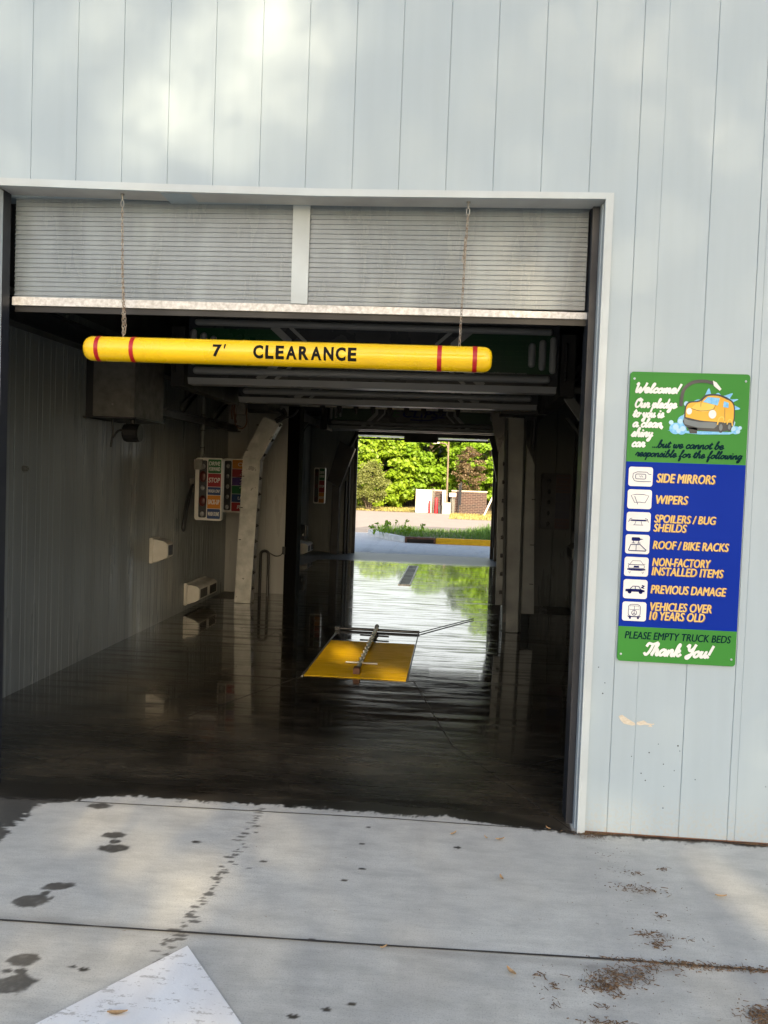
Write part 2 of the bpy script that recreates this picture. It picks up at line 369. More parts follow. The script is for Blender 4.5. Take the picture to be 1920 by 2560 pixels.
def tag(o, label=None, cat=None, group=None, kind=None):
    if label: o['label'] = label
    if cat: o['category'] = cat
    if group: o['group'] = group
    if kind: o['kind'] = kind
    return o
def thing(name, loc, label, cat, group=None):
    o = bpy.data.objects.new(name, None); COL.objects.link(o); o.location = loc; o.empty_display_size = .1
    return tag(o, label, cat, group)
def struct(o, label=None):
    return tag(o, label, kind='structure')
def copy_tree(o, delta=(0, 0, 0), parent=None):
    c = o.copy(); COL.objects.link(c)
    for k in ('label', 'group'):
        pass
    if parent: c.parent = parent
    else: c.location = Vector(o.location)+Vector(delta)
    for ch in list(o.children): copy_tree(ch, parent=c)
    return c

def np_mesh(name, V, F, m, parent=None):
    me = bpy.data.meshes.new(name)
    V = np.asarray(V, np.float32); F = np.asarray(F, np.int32)
    me.vertices.add(len(V)); me.vertices.foreach_set('co', V.ravel())
    k = F.shape[1]; me.loops.add(F.size); me.loops.foreach_set('vertex_index', F.ravel())
    me.polygons.add(len(F)); me.polygons.foreach_set('loop_start', np.arange(0, F.size, k, dtype=np.int32))
    me.polygons.foreach_set('loop_total', np.full(len(F), k, np.int32))
    me.update(calc_edges=True); me.validate()
    me.materials.append(MT[m]); o = bpy.data.objects.new(name, me); COL.objects.link(o)
    if parent: o.parent = parent; o.matrix_parent_inverse = Matrix.Translation(parent.location).inverted()
    return o
def leaf_quads(C, size, updir=None, upw=0.0, aspect=1.5):
    """a folded leaf (2 triangles each side -> one bent quad) at each centre"""
    n = len(C); d = RNG.normal(size=(n, 3))
    if updir is not None: d += np.asarray(updir)*upw
    d /= np.linalg.norm(d, axis=1)[:, None]
    a = np.cross(d, RNG.normal(size=(n, 3))); a /= np.linalg.norm(a, axis=1)[:, None]
    b = np.cross(d, a); s = size*RNG.uniform(.6, 1.25, n)[:, None]
    V = np.stack([C-a*s*aspect/2, C+b*s/2+d*s*.12, C+a*s*aspect/2, C-b*s/2+d*s*.12], 1).reshape(-1, 3)
    F = np.arange(4*n).reshape(n, 4)
    return V, F

# ---- lettering
_tx = {}
def text_tris(body, bold=0.0, shear=0.0, space=1.0):
    key = (body, bold, shear, space)
    if key in _tx: return _tx[key]
    cu = bpy.data.curves.new('lettering', 'FONT'); cu.body = body; cu.size = 1; cu.offset = bold; cu.shear = shear
    cu.space_character = space; cu.fill_mode = 'FRONT' if hasattr(cu, 'fill_mode') else cu.fill_mode; cu.resolution_u = 4
    ob = bpy.data.objects.new('lettering', cu); COL.objects.link(ob)
    dg = bpy.context.evaluated_depsgraph_get(); me = bpy.data.meshes.new_from_object(ob.evaluated_get(dg))
    V = [tuple(v.co) for v in me.vertices]; F = [tuple(p.vertices) for p in me.polygons]
    bpy.data.objects.remove(ob); bpy.data.curves.remove(cu); bpy.data.meshes.remove(me)
    _tx[key] = (V, F); return V, F
def put_text(mb, body, x0, x1, z0, z1, y, bold=0.012, shear=0.0, space=1.0, off=0.0):
    """fits body's outline into the box x0..x1, z0..z1 of the plane y (faces -y)"""
    V, F = text_tris(body, off, shear, space)
    xs = [v[0] for v in V]; ys = [v[1] for v in V]; a, b, c, d = min(xs), max(xs), min(ys), max(ys)
    e = bold*(z1-z0)*1.6; k = 0; sx = (x1-x0-2*e)/(b-a); sz = (z1-z0-e)/(d-c)
    for dx, dz in (((0, 0),) if bold == 0 else ((-e, 0), (e, 0), (0, e*.5), (0, -e*.5))):
        vs = [(x0+e+(v[0]-a)*sx+dx, y-k*1.0e-4, z0+e*.5+(v[1]-c)*sz+dz) for v in V]; k += 1
        mb.add(vs, F)

# monoline script alphabet (x, y) with baseline 0 and x-height 1
G = {
 'a': [[(.85, .8), (.55, 1), (.18, .7), (.12, .25), (.35, 0), (.7, .3), (.9, .95), (.85, .3), (1.0, 0), (1.25, .25)]],
 'b': [[(.05, .2), (.45, 1.6), (.42, 2.0), (.25, 1.7), (.12, .3), (.35, 0), (.75, .3), (.75, .85), (.5, .95), (.75, .75), (1.1, .8)]],
 'c': [[(.75, .75), (.55, 1), (.18, .6), (.2, .15), (.5, 0), (.95, .3)]],
 'd': [[(.8, .85), (.5, 1), (.15, .6), (.15, .15), (.4, 0), (.75, .4), (1.0, 2), (.85, .4), (1.0, 0), (1.25, .25)]],
 'e': [[(.1, .35), (.65, .6), (.62, .98), (.3, .95), (.12, .45), (.3, .03), (.6, .05), (.98, .35)]],
 'f': [[(.1, .2), (.55, 1.4), (.65, 1.95), (.42, 1.9), (.3, 1), (.25, -.7), (.4, -.9), (.5, -.3), (.35, .1), (.85, .35)]],
 'g': [[(.8, .85), (.5, 1), (.15, .6), (.2, .1), (.45, .1), (.8, .6), (.88, .95), (.72, -.6), (.42, -.95), (.25, -.65), (.98, .3)]],
 'h': [[(.05, .2), (.5, 1.6), (.45, 2), (.28, 1.6), (.12, 0)], [(.12, .1), (.3, .7), (.6, 1), (.75, .8), (.7, .2), (.85, 0), (1.12, .3)]],
 'i': [[(.05, .4), (.25, 1), (.2, .2), (.35, 0), (.62, .3)], [(.3, 1.4), (.32, 1.46)]],
 'k': [[(.05, .2), (.5, 1.6), (.45, 2), (.28, 1.6), (.12, 0)], [(.12, .4), (.6, 1), (.72, .8), (.35, .5), (.7, .02), (1.0, .3)]],
 'l': [[(.05, .25), (.5, 1.6), (.45, 2), (.28, 1.6), (.22, .2), (.38, 0), (.65, .3)]],
 'm': [[(.05, .5), (.2, .95), (.15, 0)], [(.15, .1), (.3, .7), (.55, 1), (.65, .8), (.58, 0)], [(.6, .1), (.75, .7), (1.0, 1), (1.1, .8), (1.05, .2), (1.2, 0), (1.45, .3)]],
 'n': [[(.05, .5), (.2, .95), (.15, 0)], [(.15, .1), (.32, .7), (.6, 1), (.75, .8), (.7, .2), (.85, 0), (1.1, .3)]],
 'o': [[(.6, .95), (.2, .75), (.15, .2), (.42, 0), (.75, .3), (.72, .8), (.5, .98), (.75, .75), (1.05, .85)]],
 'p': [[(.05, .5), (.25, 1), (.12, -.9)], [(.2, .3), (.4, .9), (.68, .95), (.78, .5), (.5, 0), (.25, .15)], [(.6, .05), (1.0, .3)]],
 'r': [[(.05, .3), (.3, 1.05), (.42, .85), (.68, .9), (.55, .2), (.7, 0), (.92, .3)]],
 's': [[(.02, .2), (.45, 1.05), (.62, .4), (.4, 0), (.12, .12), (.5, .05), (.85, .3)]],
 't': [[(.05, .3), (.38, 1.6), (.25, .3), (.4, 0), (.7, .3)], [(.08, 1.12), (.62, 1.2)]],
 'u': [[(.05, .5), (.2, 1), (.15, .3), (.35, 0), (.65, .35), (.8, 1), (.75, .3), (.9, 0), (1.15, .3)]],
 'w': [[(.05, .6), (.2, 1), (.15, .3), (.32, 0), (.58, .4), (.62, .95), (.6, .3), (.8, 0), (1.05, .5), (1.05, .98), (1.3, .8)]],
 'y': [[(.05, .6), (.2, 1), (.18, .4), (.4, .15), (.7, .5), (.82, 1), (.68, -.6), (.4, -.95), (.22, -.65), (1.0, .3)]],
 'W': [[(.1, 1.75), (.3, 2), (.32, .6), (.5, 0), (.95, 1.1), (.95, .2), (1.15, 0), (1.6, 1.2), (1.7, 2.0)]],
 'O': [[(.8, 2), (.25, 1.6), (.1, .6), (.5, 0), (1.1, .5), (1.15, 1.6), (.75, 1.95), (.6, 1.5), (1.3, 1.7)]],
 'T': [[(.1, 1.5), (.3, 1.95), (.9, 1.8), (1.5, 2.1)], [(.95, 1.85), (.75, .6), (.4, 0), (.1, .25)]],
 'Y': [[(.1, 1.7), (.3, 2), (.4, 1.3), (.65, 1.0), (1.0, 1.4), (1.2, 2)], [(1.15, 1.9), (.95, .3), (.6, -.3), (.35, 0), (1.3, .6)]],
 '!': [[(.45, 1.9), (.25, .55)], [(.18, .05), (.2, .1)]], ',': [[(.2, .1), (.1, -.25)]], '.': [[(.15, .03), (.18, .08)]], ' ': [],
}
ADV = {'W': 1.75, 'O': 1.3, 'T': 1.15, 'Y': 1.3, 'm': 1.4, 'w': 1.25, '!': .6, ',': .4, '.': .38, ' ': .65, 'i': .58, 'l': .6, 't': .65, 'a': 1.15, 'd': 1.15, 'u': 1.08, 'n': 1.05, 'h': 1.05,
       'c': .85, 'e': .88, 'f': .75, 'r': .85, 's': .78, 'o': .95, 'b': 1.0, 'g': .95, 'k': .92, 'p': .92, 'y': .95}
def catmull(P, k=5):
    if len(P) < 3: return P
    Q = [P[0]]+list(P)+[P[-1]]; out = []
    for i in range(1, len(Q)-2):
        p0, p1, p2, p3 = Q[i-1:i+3]
        for j in range(k):
            t = j/k
            out.append(tuple(.5*((2*b)+(-a+c)*t+(2*a-5*b+4*c-d)*t*t+(-a+3*b-3*c+d)*t**3) for a, b, c, d in zip(p0, p1, p2, p3)))
    out.append(P[-1]); return out
def stroke(mb, P, wd, y, closed=False):
    """flat ribbon along the (x,z) polyline P in the plane y"""
    P = [Vector(p) for p in P]; n = len(P); L = []; R_ = []
    for i in range(n):
        if closed: t = P[(i+1) % n]-P[i-1]
        else: t = P[min(i+1, n-1)]-P[max(i-1, 0)]
        if t.length < 1e-9: t = Vector((1, 0))
        t.normalize(); nn = Vector((-t.y, t.x))*wd/2
        p = P[i]
        if not closed and i == 0: p = p-t*wd*.35
        if not closed and i == n-1: p = p+t*wd*.35
        yy = y-i*1.6e-5; L.append((p.x+nn.x, yy, p.y+nn.y)); R_.append((p.x-nn.x, yy, p.y-nn.y))
    m = n if closed else n-1
    mb.add(L+R_, [(i, (i+1) % n, n+(i+1) % n, n+i) for i in range(m)])
def script(mb, body, x0, x1, zb, xh, y, wd, shear=.28):
    x = 0; segs = []
    for ch in body:
        for s in G[ch]: segs.append([(px+x+py*shear, py) for px, py in s])
        x += ADV.get(ch, 1)
    sx = (x1-x0)/max(max(p[0] for s in segs for p in s), .1)
    for i, s in enumerate(segs):
        stroke(mb, catmull([(x0+p[0]*sx, zb+p[1]*xh) for p in s]), wd, y-.00002*(i % 7))
def rrect(x0, x1, z0, z1, r, n=5):
    out = []
    for cx, cz, a0 in ((x1-r, z1-r, 0), (x0+r, z1-r, 90), (x0+r, z0+r, 180), (x1-r, z0+r, 270)):
        for i in range(n+1):
            a = rad(a0+90*i/n); out.append((cx+r*math.cos(a), cz+r*math.sin(a)))
    return out
def ell(cx, cz, rx, rz, n=20, rot=0):
    c, s = math.cos(rot), math.sin(rot)
    return [(cx+rx*math.cos(t)*c-rz*math.sin(t)*s, cz+rx*math.cos(t)*s+rz*math.sin(t)*c) for t in (2*math.pi*i/n for i in range(n))]
def flat(mb, poly, y): mb.add([(p[0], y, p[1]) for p in poly], [tuple(range(len(poly)))])

# ================================================================== THE BUILDING
XL, XR = -3.92, 0.95            # interior side walls
YD, YE = 7.80, 14.80            # divider wall, exit wall
OL, OR_ = -3.05, 0.0            # entrance opening
bld = thing('car_wash_building', (-1.5, 0.1, 0), 'white metal-clad car wash building with an open drive-through bay', 'building')

grooves = [-5.26, -5.02, -4.78, -4.54, -4.30, -4.06, -3.82, -3.58, -3.34, -3.11, -2.877, -2.639, -2.401, -2.165, -1.931, -1.695, -1.463, -1.230, -1.0, -.769, -.54, -.31, -.08, .147, .262, .493, .7245, .76, .955, 1.19, 1.42, 1.65, 1.88, 2.11, 2.34, 2.57, 2.8, 3.03, 3.26]
shallow = {.262, .76}
def siding(mb, x0, x1, z0, z1, th=.30):
    P = [(x0, 0.0)]
    for g in grooves:
        if x0+.01 < g < x1-.01:
            w_, d_ = (.0016, .002) if g in shallow else (.0024, .0045)
            P += [(g-w_, 0.0), (g-w_*.3, d_), (g+w_*.3, d_), (g+w_, 0.0)]
    P.append((x1, 0.0))
    n = len(P); mb.add([(x, y, z0) for x, y in P]+[(x, y, z1) for x, y in P], [(i, i+1, n+i+1, n+i) for i in range(n-1)])
    mb.box(x0, x1, .012, th, z0, z1)
m = MB(); siding(m, -5.4, -2.2, 3.14, 4.75); siding(m, -2.2, 3.4, 3.110, 4.75); siding(m, .02, 3.4, .010, 3.110); siding(m, -5.4, OL-.02, .010, 3.14, .13)
m.box(OL-.02, .02, .145, .30, 3.13, 3.139); m.build('front_wall', 'siding', bld)
m = MB(); m.box(.036, 3.4, .002, .28, -.01, .0095); m.box(-5.4, OL-.04, .002, .12, -.01, .0095); m.build('base_flashing', 'rust', bld)

# opening trim: header (bowed a little) and jambs, with returns
hx = [(-3.12, 3.138, 3.176), (-2.2, 3.112, 3.149), (-1.39, 3.096, 3.132), (-.6, 3.094, 3.127), (0.0, 3.094, 3.1235)]
m = MB(); n = len(hx)
for i in range(n-1):
    (xa, a0, a1), (xb, b0, b1) = hx[i], hx[i+1]
    if i == n-2:
        pts = [(xa, a0), (xb, b0), (.038, b1), (xa, a1)]
    else: pts = [(xa, a0), (xb, b0), (xb, b1), (xa, a1)]
    m.prism(pts, 'y', -.018, -.0005)
m.build('header_trim', 'trim', bld)
m = MB()
for i in range(n-1):
    (xa, a0, a1), (xb, b0, b1) = hx[i], hx[i+1]
    m.prism([(xa, a0+.001), (xb, b0+.001), (xb, b0+.012), (xa, a0+.012)], 'y', -.0155, .14)
m.build('header_soffit', 'soffit', bld)
m = MB(); m.prism([(0.0, 0.0), (.038, .004), (.038, 3.1225), (0.0, 3.0935)], 'y', -.018, -.0005)
m.box(0.0, .012, -.0005, .045, .0, 3.09); m.box(-.006, .014, .045, .10, .0, 3.09)
m.build('jamb_trim', 'trim', bld)
m = MB(); m.box(OL-.045, OL, -.018, -.0005, 0, 3.13); m.box(OL-.014, OL, -.0005, .055, 0, 3.13); m.build('jamb_trim', 'trim', bld)
m = MB(); m.box(-.040, -.0065, .101, .25, .0, 3.3); m.build('door_guide', 'guide', bld)
m = MB(); m.box(OL-.03, OL+.002, .056, .13, .0, 3.3); m.build('door_guide', 'guide', bld)

# interior shell
def ribbed(mb, xw, side, y0, y1, z1, pitch=.155):
    """panel wall at x=xw whose ribs stand out towards side (+1/-1)"""
    P = [(y0, 0.0)]; y = y0+.05
    k = 0
    while y < y1-.06:
        w_ = .012 if k % 3 else .02
        P += [(y-w_, 0), (y-w_*.45, .0028), (y+w_*.45, .0028), (y+w_, 0)]; y += pitch*(.5 if k % 2 else .85); k += 1
    P.append((y1, 0.0)); n = len(P)
    mb.add([(xw+side*d, y, 0) for y, d in P]+[(xw+side*d, y, z1) for y, d in P], [(i, i+1, n+i+1, n+i) for i in range(n-1)])
    a, b = (xw-side*.25, xw-side*.012); mb.box(min(a, b), max(a, b), y0, y1, 0, z1)
m = MB(); ribbed(m, XL, 1, .13, 15.0, 3.0); m.build('left_wall', 'inwall', bld)
m = MB(); ribbed(m, XR, -1, .30, 15.0, 3.0); m.build('right_wall', 'shadewall', bld)
def panelwall(mb, x0, x1, y, z0, z1, th, joints):
    P = [(x0, 0)]
    for g in joints:
        if x0 < g < x1: P += [(g-.006, 0), (g-.002, .008), (g+.002, .008), (g+.006, 0)]
    P.append((x1, 0)); n = len(P)
    mb.add([(x, y+d, z0) for x, d in P]+[(x, y+d, z1) for x, d in P], [(i, i+1, n+i+1, n+i) for i in range(n-1)])
    mb.box(x0, x1, y+.012, y+th, z0, z1)
jn = [XL+.29*i for i in range(1, 18)]
m = MB(); panelwall(m, XL, -3.03, YD, 0, 3.75, .2, jn); panelwall(m, -3.02, .12, YD, 3.15, 3.75, .2, jn)
m.build('divider_wall', 'litwall', bld)
m = MB(); panelwall(m, .12, XR, YD, 0, 3.75, .2, [.42, .70]); m.build('divider_wall', 'shadewall', bld)
m = MB(); m.box(-3.055, -2.885, YD-.03, YD+.28, 0, 3.2); m.build('divider_jamb', 'blackjamb', bld)
m = MB(); m.box(.04, .125, YD-.03, YD+.28, 0, 3.2); m.build('divider_jamb', 'black', bld)
m = MB(); panelwall(m, XL, -2.93, YE, 0, 3.2, .2, jn); panelwall(m, .22, XR, YE, 0, 3.2, .2, [.5]); panelwall(m, -2.93, .22, YE, 2.95, 3.2, .2, jn)
m.build('exit_wall', 'inwall', bld)
m = MB(); m.prism([(.30, 3.75), (7.9, 3.75), (15.0, 3.0), (15.25, 3.0), (15.25, 3.17), (8.5, 4.2), (0.30, 4.75), (.30, 4.70)], 'x', -4.4, 3.4)
for xa, xb in ((-4.17, -3.93), (.96, 1.2)): m.prism([(.31, 2.99), (14.99, 2.99), (7.9, 3.76), (.31, 3.76)], 'x', xa, xb)
m.build('roof', 'ceil', bld)
m = MB(); m.box(XR+.26, 3.4, .30, 15.0, 0, 2.99); m.build('side_rooms', 'inwall', bld)
m = MB(); m.box(-2.93, -2.86, YE-.09, YE-.003, 0, 2.94); m.build('door_guide', 'guide', bld)
m = MB(); m.box(.14, .215, YE-.09, YE-.003, 0, 2.94); m.build('door_guide', 'guide', bld)

# entrance rolling door, half raised
door = MB(); P = []
z = 2.603; 
while z < 3.26:
    P += [(z, 0.0), (z+.0165, 0.0), (z+.0185, -.006), (z+.0225, -.006)]; z += .0245
n = len(P)
door.add([(-3.044, .175+d, z) for z, d in P]+[(-.05, .175+d, z) for z, d in P], [(i, i+1, n+i+1, n+i) for i in range(n-1)])
door.add([(-3.044, .183, 2.6), (-.05, .183, 2.6), (-.05, .183, 3.26), (-3.044, .183, 3.26)], [(0, 1, 2, 3)])
dpan = door.build('rolling_door', 'poly', bld)
m = MB(); m.prism([(-3.048, 2.567), (-.03, 2.553), (-.03, 2.586), (-3.048, 2.611)], 'y', .158, .20); m.build('bottom_rail', 'rail_white', dpan)
m = MB(); m.prism([(-3.04, 2.535), (-.035, 2.522), (-.035, 2.5525), (-3.04, 2.566)], 'y', .172, .196); m.build('rubber_seal', 'black', dpan)
m = MB(); m.prism([(-1.55, 2.604), (-1.463, 2.602), (-1.463, 3.20), (-1.553, 3.20)], 'y', .16, .1665); m.build('mullion', 'trim', dpan)
m = MB(); m.box(-2.80, -2.785, .2, .215, 2.61, 3.24); m.box(-.09, -.075, .2, .22, 2.61, 3.24); m.box(-3.03, -2.995, .19, .2, 2.62, 3.2); m.build('panel_stiffener', 'trim', dpan)
m = MB(); m.box(-3.25, .2, .26, .62, 3.2, 3.55); m.build('door_roll_housing', 'ceil', bld)
# exit rolling door
m = MB(); m.box(-2.86, .14, YE-.07, YE-.04, 2.70, 2.94); xd = m.build('exit_rolling_door', 'guide', bld)
m = MB(); flat(m, [(-2.85, 2.595), (-1.84, 2.586), (-1.84, 2.628), (-2.85, 2.634)], YE-.06); m.build('light_strip', 'strip', xd)
m = MB(); flat(m, [(-1.09, 2.578), (.0, 2.57), (.0, 2.612), (-1.09, 2.617)], YE-.06); m.build('light_strip', 'strip', xd)
m = MB(); m.prism([(-2.86, 2.635), (-2.2, 2.635), (-.5, 2.62), (.14, 2.62), (.14, 2.70), (-2.86, 2.70)], 'y', YE-.08, YE-.03); m.box(-2.86, .14, YE-.078, YE-.035, 2.54, 2.576); m.box(-1.84, -1.09, YE-.078, YE-.035, 2.577, 2.619); m.build('bottom_rail', 'guide', xd)
m = MB(); m.box(-1.83, -1.10, YE-.16, YE-.09, 2.50, 2.72); m.build('door_motor', 'black', xd)

# scraped patch of wall
m = MB()
for pts in ([(.178, .592), (.196, .600), (.222, .583), (.258, .563), (.262, .552), (.246, .549), (.226, .553), (.206, .556), (.188, .573)],
            [(.266, .556), (.268, .568), (.300, .578), (.312, .572), (.316, .566), (.345, .563), (.350, .568), (.352, .561), (.338, .556), (.344, .548), (.322, .548), (.330, .556), (.300, .556), (.284, .552)]):
    flat(m, pts, -.0012)
so = m.build('scuff_mark', 'mulch', bld); so.data.materials[0] = mat('scraped_wall_edge', (.50, .44, .34), (.62, .58, .50), .8, scale=60, stretch=(1, 1, 4))
m = MB()
for q in ((.071, .829), (.105, .753), (.097, .70), (.376, .465), (.334, .42), (.405, .367), (.458, .338), (.322, .281), (.412, .257), (.413, .149), (.895, .287), (.25, .396), (.30, .315), (.47, .462), (.48, .437), (.56, .3)):
    m.disc((q[0], -.0008, q[1]), random.uniform(.0022, .0042), 'y', .0012, 8)
m.build('dirt_specks', 'darkmetal', bld)

# ================================================================== GROUNDS
def vn(x, y, z=0.0, s=1.0): return noise.noise(Vector((x*s, y*s, z)))
def fbm(x, y, s=1.0, o=4):
    a = 0; w_ = .5
    for i in range(o): a += w_*noise.noise(Vector((x*s, y*s, 7.3*i))); s *= 2.03; w_ *= .5
    return a
def interp(x, xs, ys): return float(np.interp(x, xs, ys))
WX = [-3.4, -2.95, -2.66, -2.45, -2.40, -2.30, -1.88, -1.64, -.96, -.84, -.656, -.47, -.26, 0, .5]
WY = [-.075, -.075, -.06, .02, .05, .07, .055, .078, .065, .05, .09, .03, .008, -.03, -.03]
foot = [(-2.197, -.412, .050, .036, .1), (-2.14, -.545, .066, .040, .2), (-2.165, -.475, .022, .022, 0), (-2.245, -.985, .016, .02, 0), (-2.205, -1.02, .012, .016, 0), (-2.075, -1.515, .024, .016, 0), (-2.12, -1.52, .014, .012, 0), (-2.228, -.925, .064, .030, .35), (-2.275, -1.055, .066, .048, .35),
        (-2.10, -1.45, .052, .040, .15), (-2.06, -1.585, .066, .054, .3), (-2.405, -.085, .060, .036, .0)]
trail = [(-1.605, .03), (-1.591, -.186), (-1.587, -.426), (-1.594, -.641), (-1.597, -.814), (-1.618, -1.002), (-1.62, -1.17), (-1.633, -1.315), (-1.64, -1.5)]
drops = []
for i in range(len(trail)-1):
    (xa, ya), (xb, yb) = trail[i], trail[i+1]
    for k in range(7):
        t = (k+random.random()*.6)/7; drops.append((xa+(xb-xa)*t+random.gauss(0, .014), ya+(yb-ya)*t, random.uniform(.008, .03), random.uniform(.005, .012), .75))
for q in ((-1.811, -.339, .006), (-1.447, -.567, .016), (-1.496, -.643, .011), (-1.025, -.117, .014), (-1.035, -.315, .015), (-1.007, -.569, .015), (-1.073, -.689, .015),
          (-1.113, -1.628, .018), (-1.012, -1.577, .017), (-.935, -1.538, .017), (-1.871, -1.475, .018), (-1.917, -1.465, .013), (-.59, -.28, .02), (-1.8, -.42, .02), (-1.5, -1.19, .0), (-1.13, -1.17, .012)):
    drops.append((q[0], q[1], q[2], q[2]*.62, .95))
def wet_at(x, y):
    e = fbm(x, y*1.6, 14, 3)+.55*vn(x, y*.25, 2, 75)+.3*vn(x, y*.3, 4, 160)
    t = y-(interp(x, WX, WY)+.055*e)
    wv = max(0, min(1, t/.018+.5))
    # damp corner on the left
    xe = interp(y, [-2.0, -.56, -.40, -.26, -.11, -.06], [-2.85, -2.69, -2.71, -2.71, -2.70, -2.6])
    t2 = (xe+.05*fbm(x, y, 12, 2)+.05*vn(x*.22, y, 2, 60)+.03*vn(x*.25, y, 5, 130)-x); 
    if y < 0: wv = max(wv, .88*max(0, min(1, t2/.015+.5)))
    for cx, cy, rx, ry, ro in foot:
        dx, dy = x-cx, y-cy
        if abs(dx) < .12 and abs(dy) < .12:
            c, s_ = math.cos(ro), math.sin(ro); u, v = (dx*c+dy*s_)/rx/1.12, (-dx*s_+dy*c)/ry/1.15
            d = math.sqrt(u*u+v*v)+.28*vn(x, y, 3, 26)+.12*vn(x, y, 5, 70)
            f = max(0, min(1, (1-d)/.2))*(.9+.3*vn(x, y, 9, 45)-1.3*max(0, .14-abs(vn(x, y*1.3, 12, 24)))*(vn(x, y, 15, 9) > .05)); wv = max(wv, min(.86, f))
    return wv
GX0, GX1, GY0, GY1, GS = -3.35, 1.15, -1.95, .26, .0085
nx, ny = int((GX1-GX0)/GS)+1, int((GY1-GY0)/GS)+1
xs = np.linspace(GX0, GX1, nx); ys = np.linspace(GY0, GY1, ny)
WET = np.zeros((ny, nx)); STN = np.zeros((ny, nx))
for j, y in enumerate(ys):
    for i, x in enumerate(xs):
        if x > -.02 and y > .0: continue
        if y > -.16 or x < -1.9: WET[j, i] = wet_at(x, y)
XX, YY = np.meshgrid(xs, ys)
for cx, cy, rx, ry, st in drops:
    if rx <= 0: continue
    d = np.sqrt(((XX-cx)/rx)**2+((YY-cy)/ry)**2)+.25*np.sin(XX*310+cy*40)*np.cos(YY*270)
    WET = np.maximum(WET, st*np.clip((1.1-d)/.25, 0, 1))
stains = [(.0, -1.22, .11, .07, .45), (-.11, -1.22, .09, .05, .6), (-.1, -1.52, .10, .04, .4), (.2, -.60, .10, .05, .25), (.42, -1.42, .1, .06, .7), (.04, -.05, .12, .05, .6), (.17, -.97, .1, .08, .25)]
NS = np.array([[fbm(x, y, 9, 4) for x in xs[::4]] for y in ys[::4]]); NS = np.kron(NS, np.ones((4, 4)))[:ny, :nx] if True else NS
for cx, cy, rx, ry, st in stains:
    d = np.sqrt(((XX-cx)/rx)**2+((YY-cy)/ry)**2)+1.2*NS
    STN = np.maximum(STN, st*.75*np.clip((1.0-d)/.7, 0, 1))
STN = np.maximum(STN, .55*np.clip(1-np.abs(YY+.005*0-.012+.03*np.clip(XX, 0, 9))/.03, 0, 1)*(XX > .0))
STN = np.maximum(STN, .30*np.exp(-((YY+1.19)/.035)**2)*(XX < .2))
STN = np.maximum(STN, .13*(YY < np.interp(XX, [-3.3, -2.314, -.86, .024, .523, 1.2], [-1.24, -1.213, -1.175, -1.143, -1.139, -1.135]))*np.clip(1+1.4*NS, .2, 1.6))  # near slab's shading and wetness painted in as a darker tone
POOL = np.clip((YY-.12)/.25, 0, 1)
V = np.stack([XX.ravel(), YY.ravel(), np.zeros(nx*ny)], 1)
idx = np.arange(nx*ny).reshape(ny, nx)
F = np.stack([idx[:-1, :-1], idx[:-1, 1:], idx[1:, 1:], idx[1:, :-1]], -1).reshape(-1, 4)
# control joints sawn into the slab: open slots, the filler sheet shows through
def joint_y(x): return interp(x, [-2.944, -.96, -.012, .6], [-.068, .004, -.003, -.002])
def joint2_y(x): return interp(x, [-3.3, -2.314, -.86, .024, .523, 1.2], [-1.24, -1.213, -1.175, -1.143, -1.139, -1.135])
cx_, cy_ = V[F].mean(1)[:, 0], V[F].mean(1)[:, 1]
Z = np.zeros(nx*ny)
j1 = np.interp(V[:, 0], [-2.944, -.96, -.012, .6], [-.068, .004, -.003, -.002]); j2 = np.interp(V[:, 0], [-3.3, -2.314, -.86, .024, .523, 1.2], [-1.24, -1.213, -1.175, -1.143, -1.139, -1.135])
jw = .0075+.004*np.sin(V[:, 0]*23)*np.sin(V[:, 0]*7.1)
j1s = (np.abs(V[:, 1]-j1) < .0048)*(V[:, 0] < 0); STN_SHDf = STN.ravel()
V[:, 2] = Z
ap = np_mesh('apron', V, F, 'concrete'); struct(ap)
for nm, A in (('wet', WET.ravel()), ('stain', STN_SHDf), ('pool', POOL.ravel())):
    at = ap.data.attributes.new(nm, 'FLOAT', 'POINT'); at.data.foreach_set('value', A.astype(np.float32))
ap.data.shade_smooth()
m = MB(); 
for a in ((-9, GX0, -14, .012), (GX1, 9, -14, .012), (GX0, GX1, -14, GY0)): m.add([(a[0], a[2], 0), (a[1], a[2], 0), (a[1], a[3], 0), (a[0], a[3], 0)], [(0, 1, 2, 3)])
struct(m.build('forecourt', 'concrete'))

# dark joints between the slabs
m = MB()
def strip(pts, wfun, z):
    P = []
    for (xa, ya), (xb, yb) in zip(pts[:-1], pts[1:]):
        for k in range(24): t = k/24; P.append((xa+(xb-xa)*t, ya+(yb-ya)*t))
    P.append(pts[-1]); n = len(P); ws = [wfun(p[0]) for p in P]
    m.add([(p[0], p[1]-w_, z) for p, w_ in zip(P, ws)]+[(p[0], p[1]+w_, z) for p, w_ in zip(P, ws)], [(i, i+1, n+i+1, n+i) for i in range(n-1)])
strip([(-3.3, -.075), (-2.944, -.068), (-.96, .004), (-.012, -.003)], lambda x: .0036+.0012*vn(x, 0, 1, 9), .003)
strip([(-9, -1.42), (-3.3, -1.24), (-2.314, -1.213), (-.86, -1.175), (.024, -1.143), (.523, -1.139), (3, -1.12)], lambda x: .0055+.003*vn(x, 0, 1, 6)+.0015*vn(x, 0, 2, 30), .0032)
strip([(OR_, .004), (3.4, .004)], lambda x: .009+.004*vn(x, 0, 3, 11), .0034)
struct(m.build('slab_joints', 'joint'))

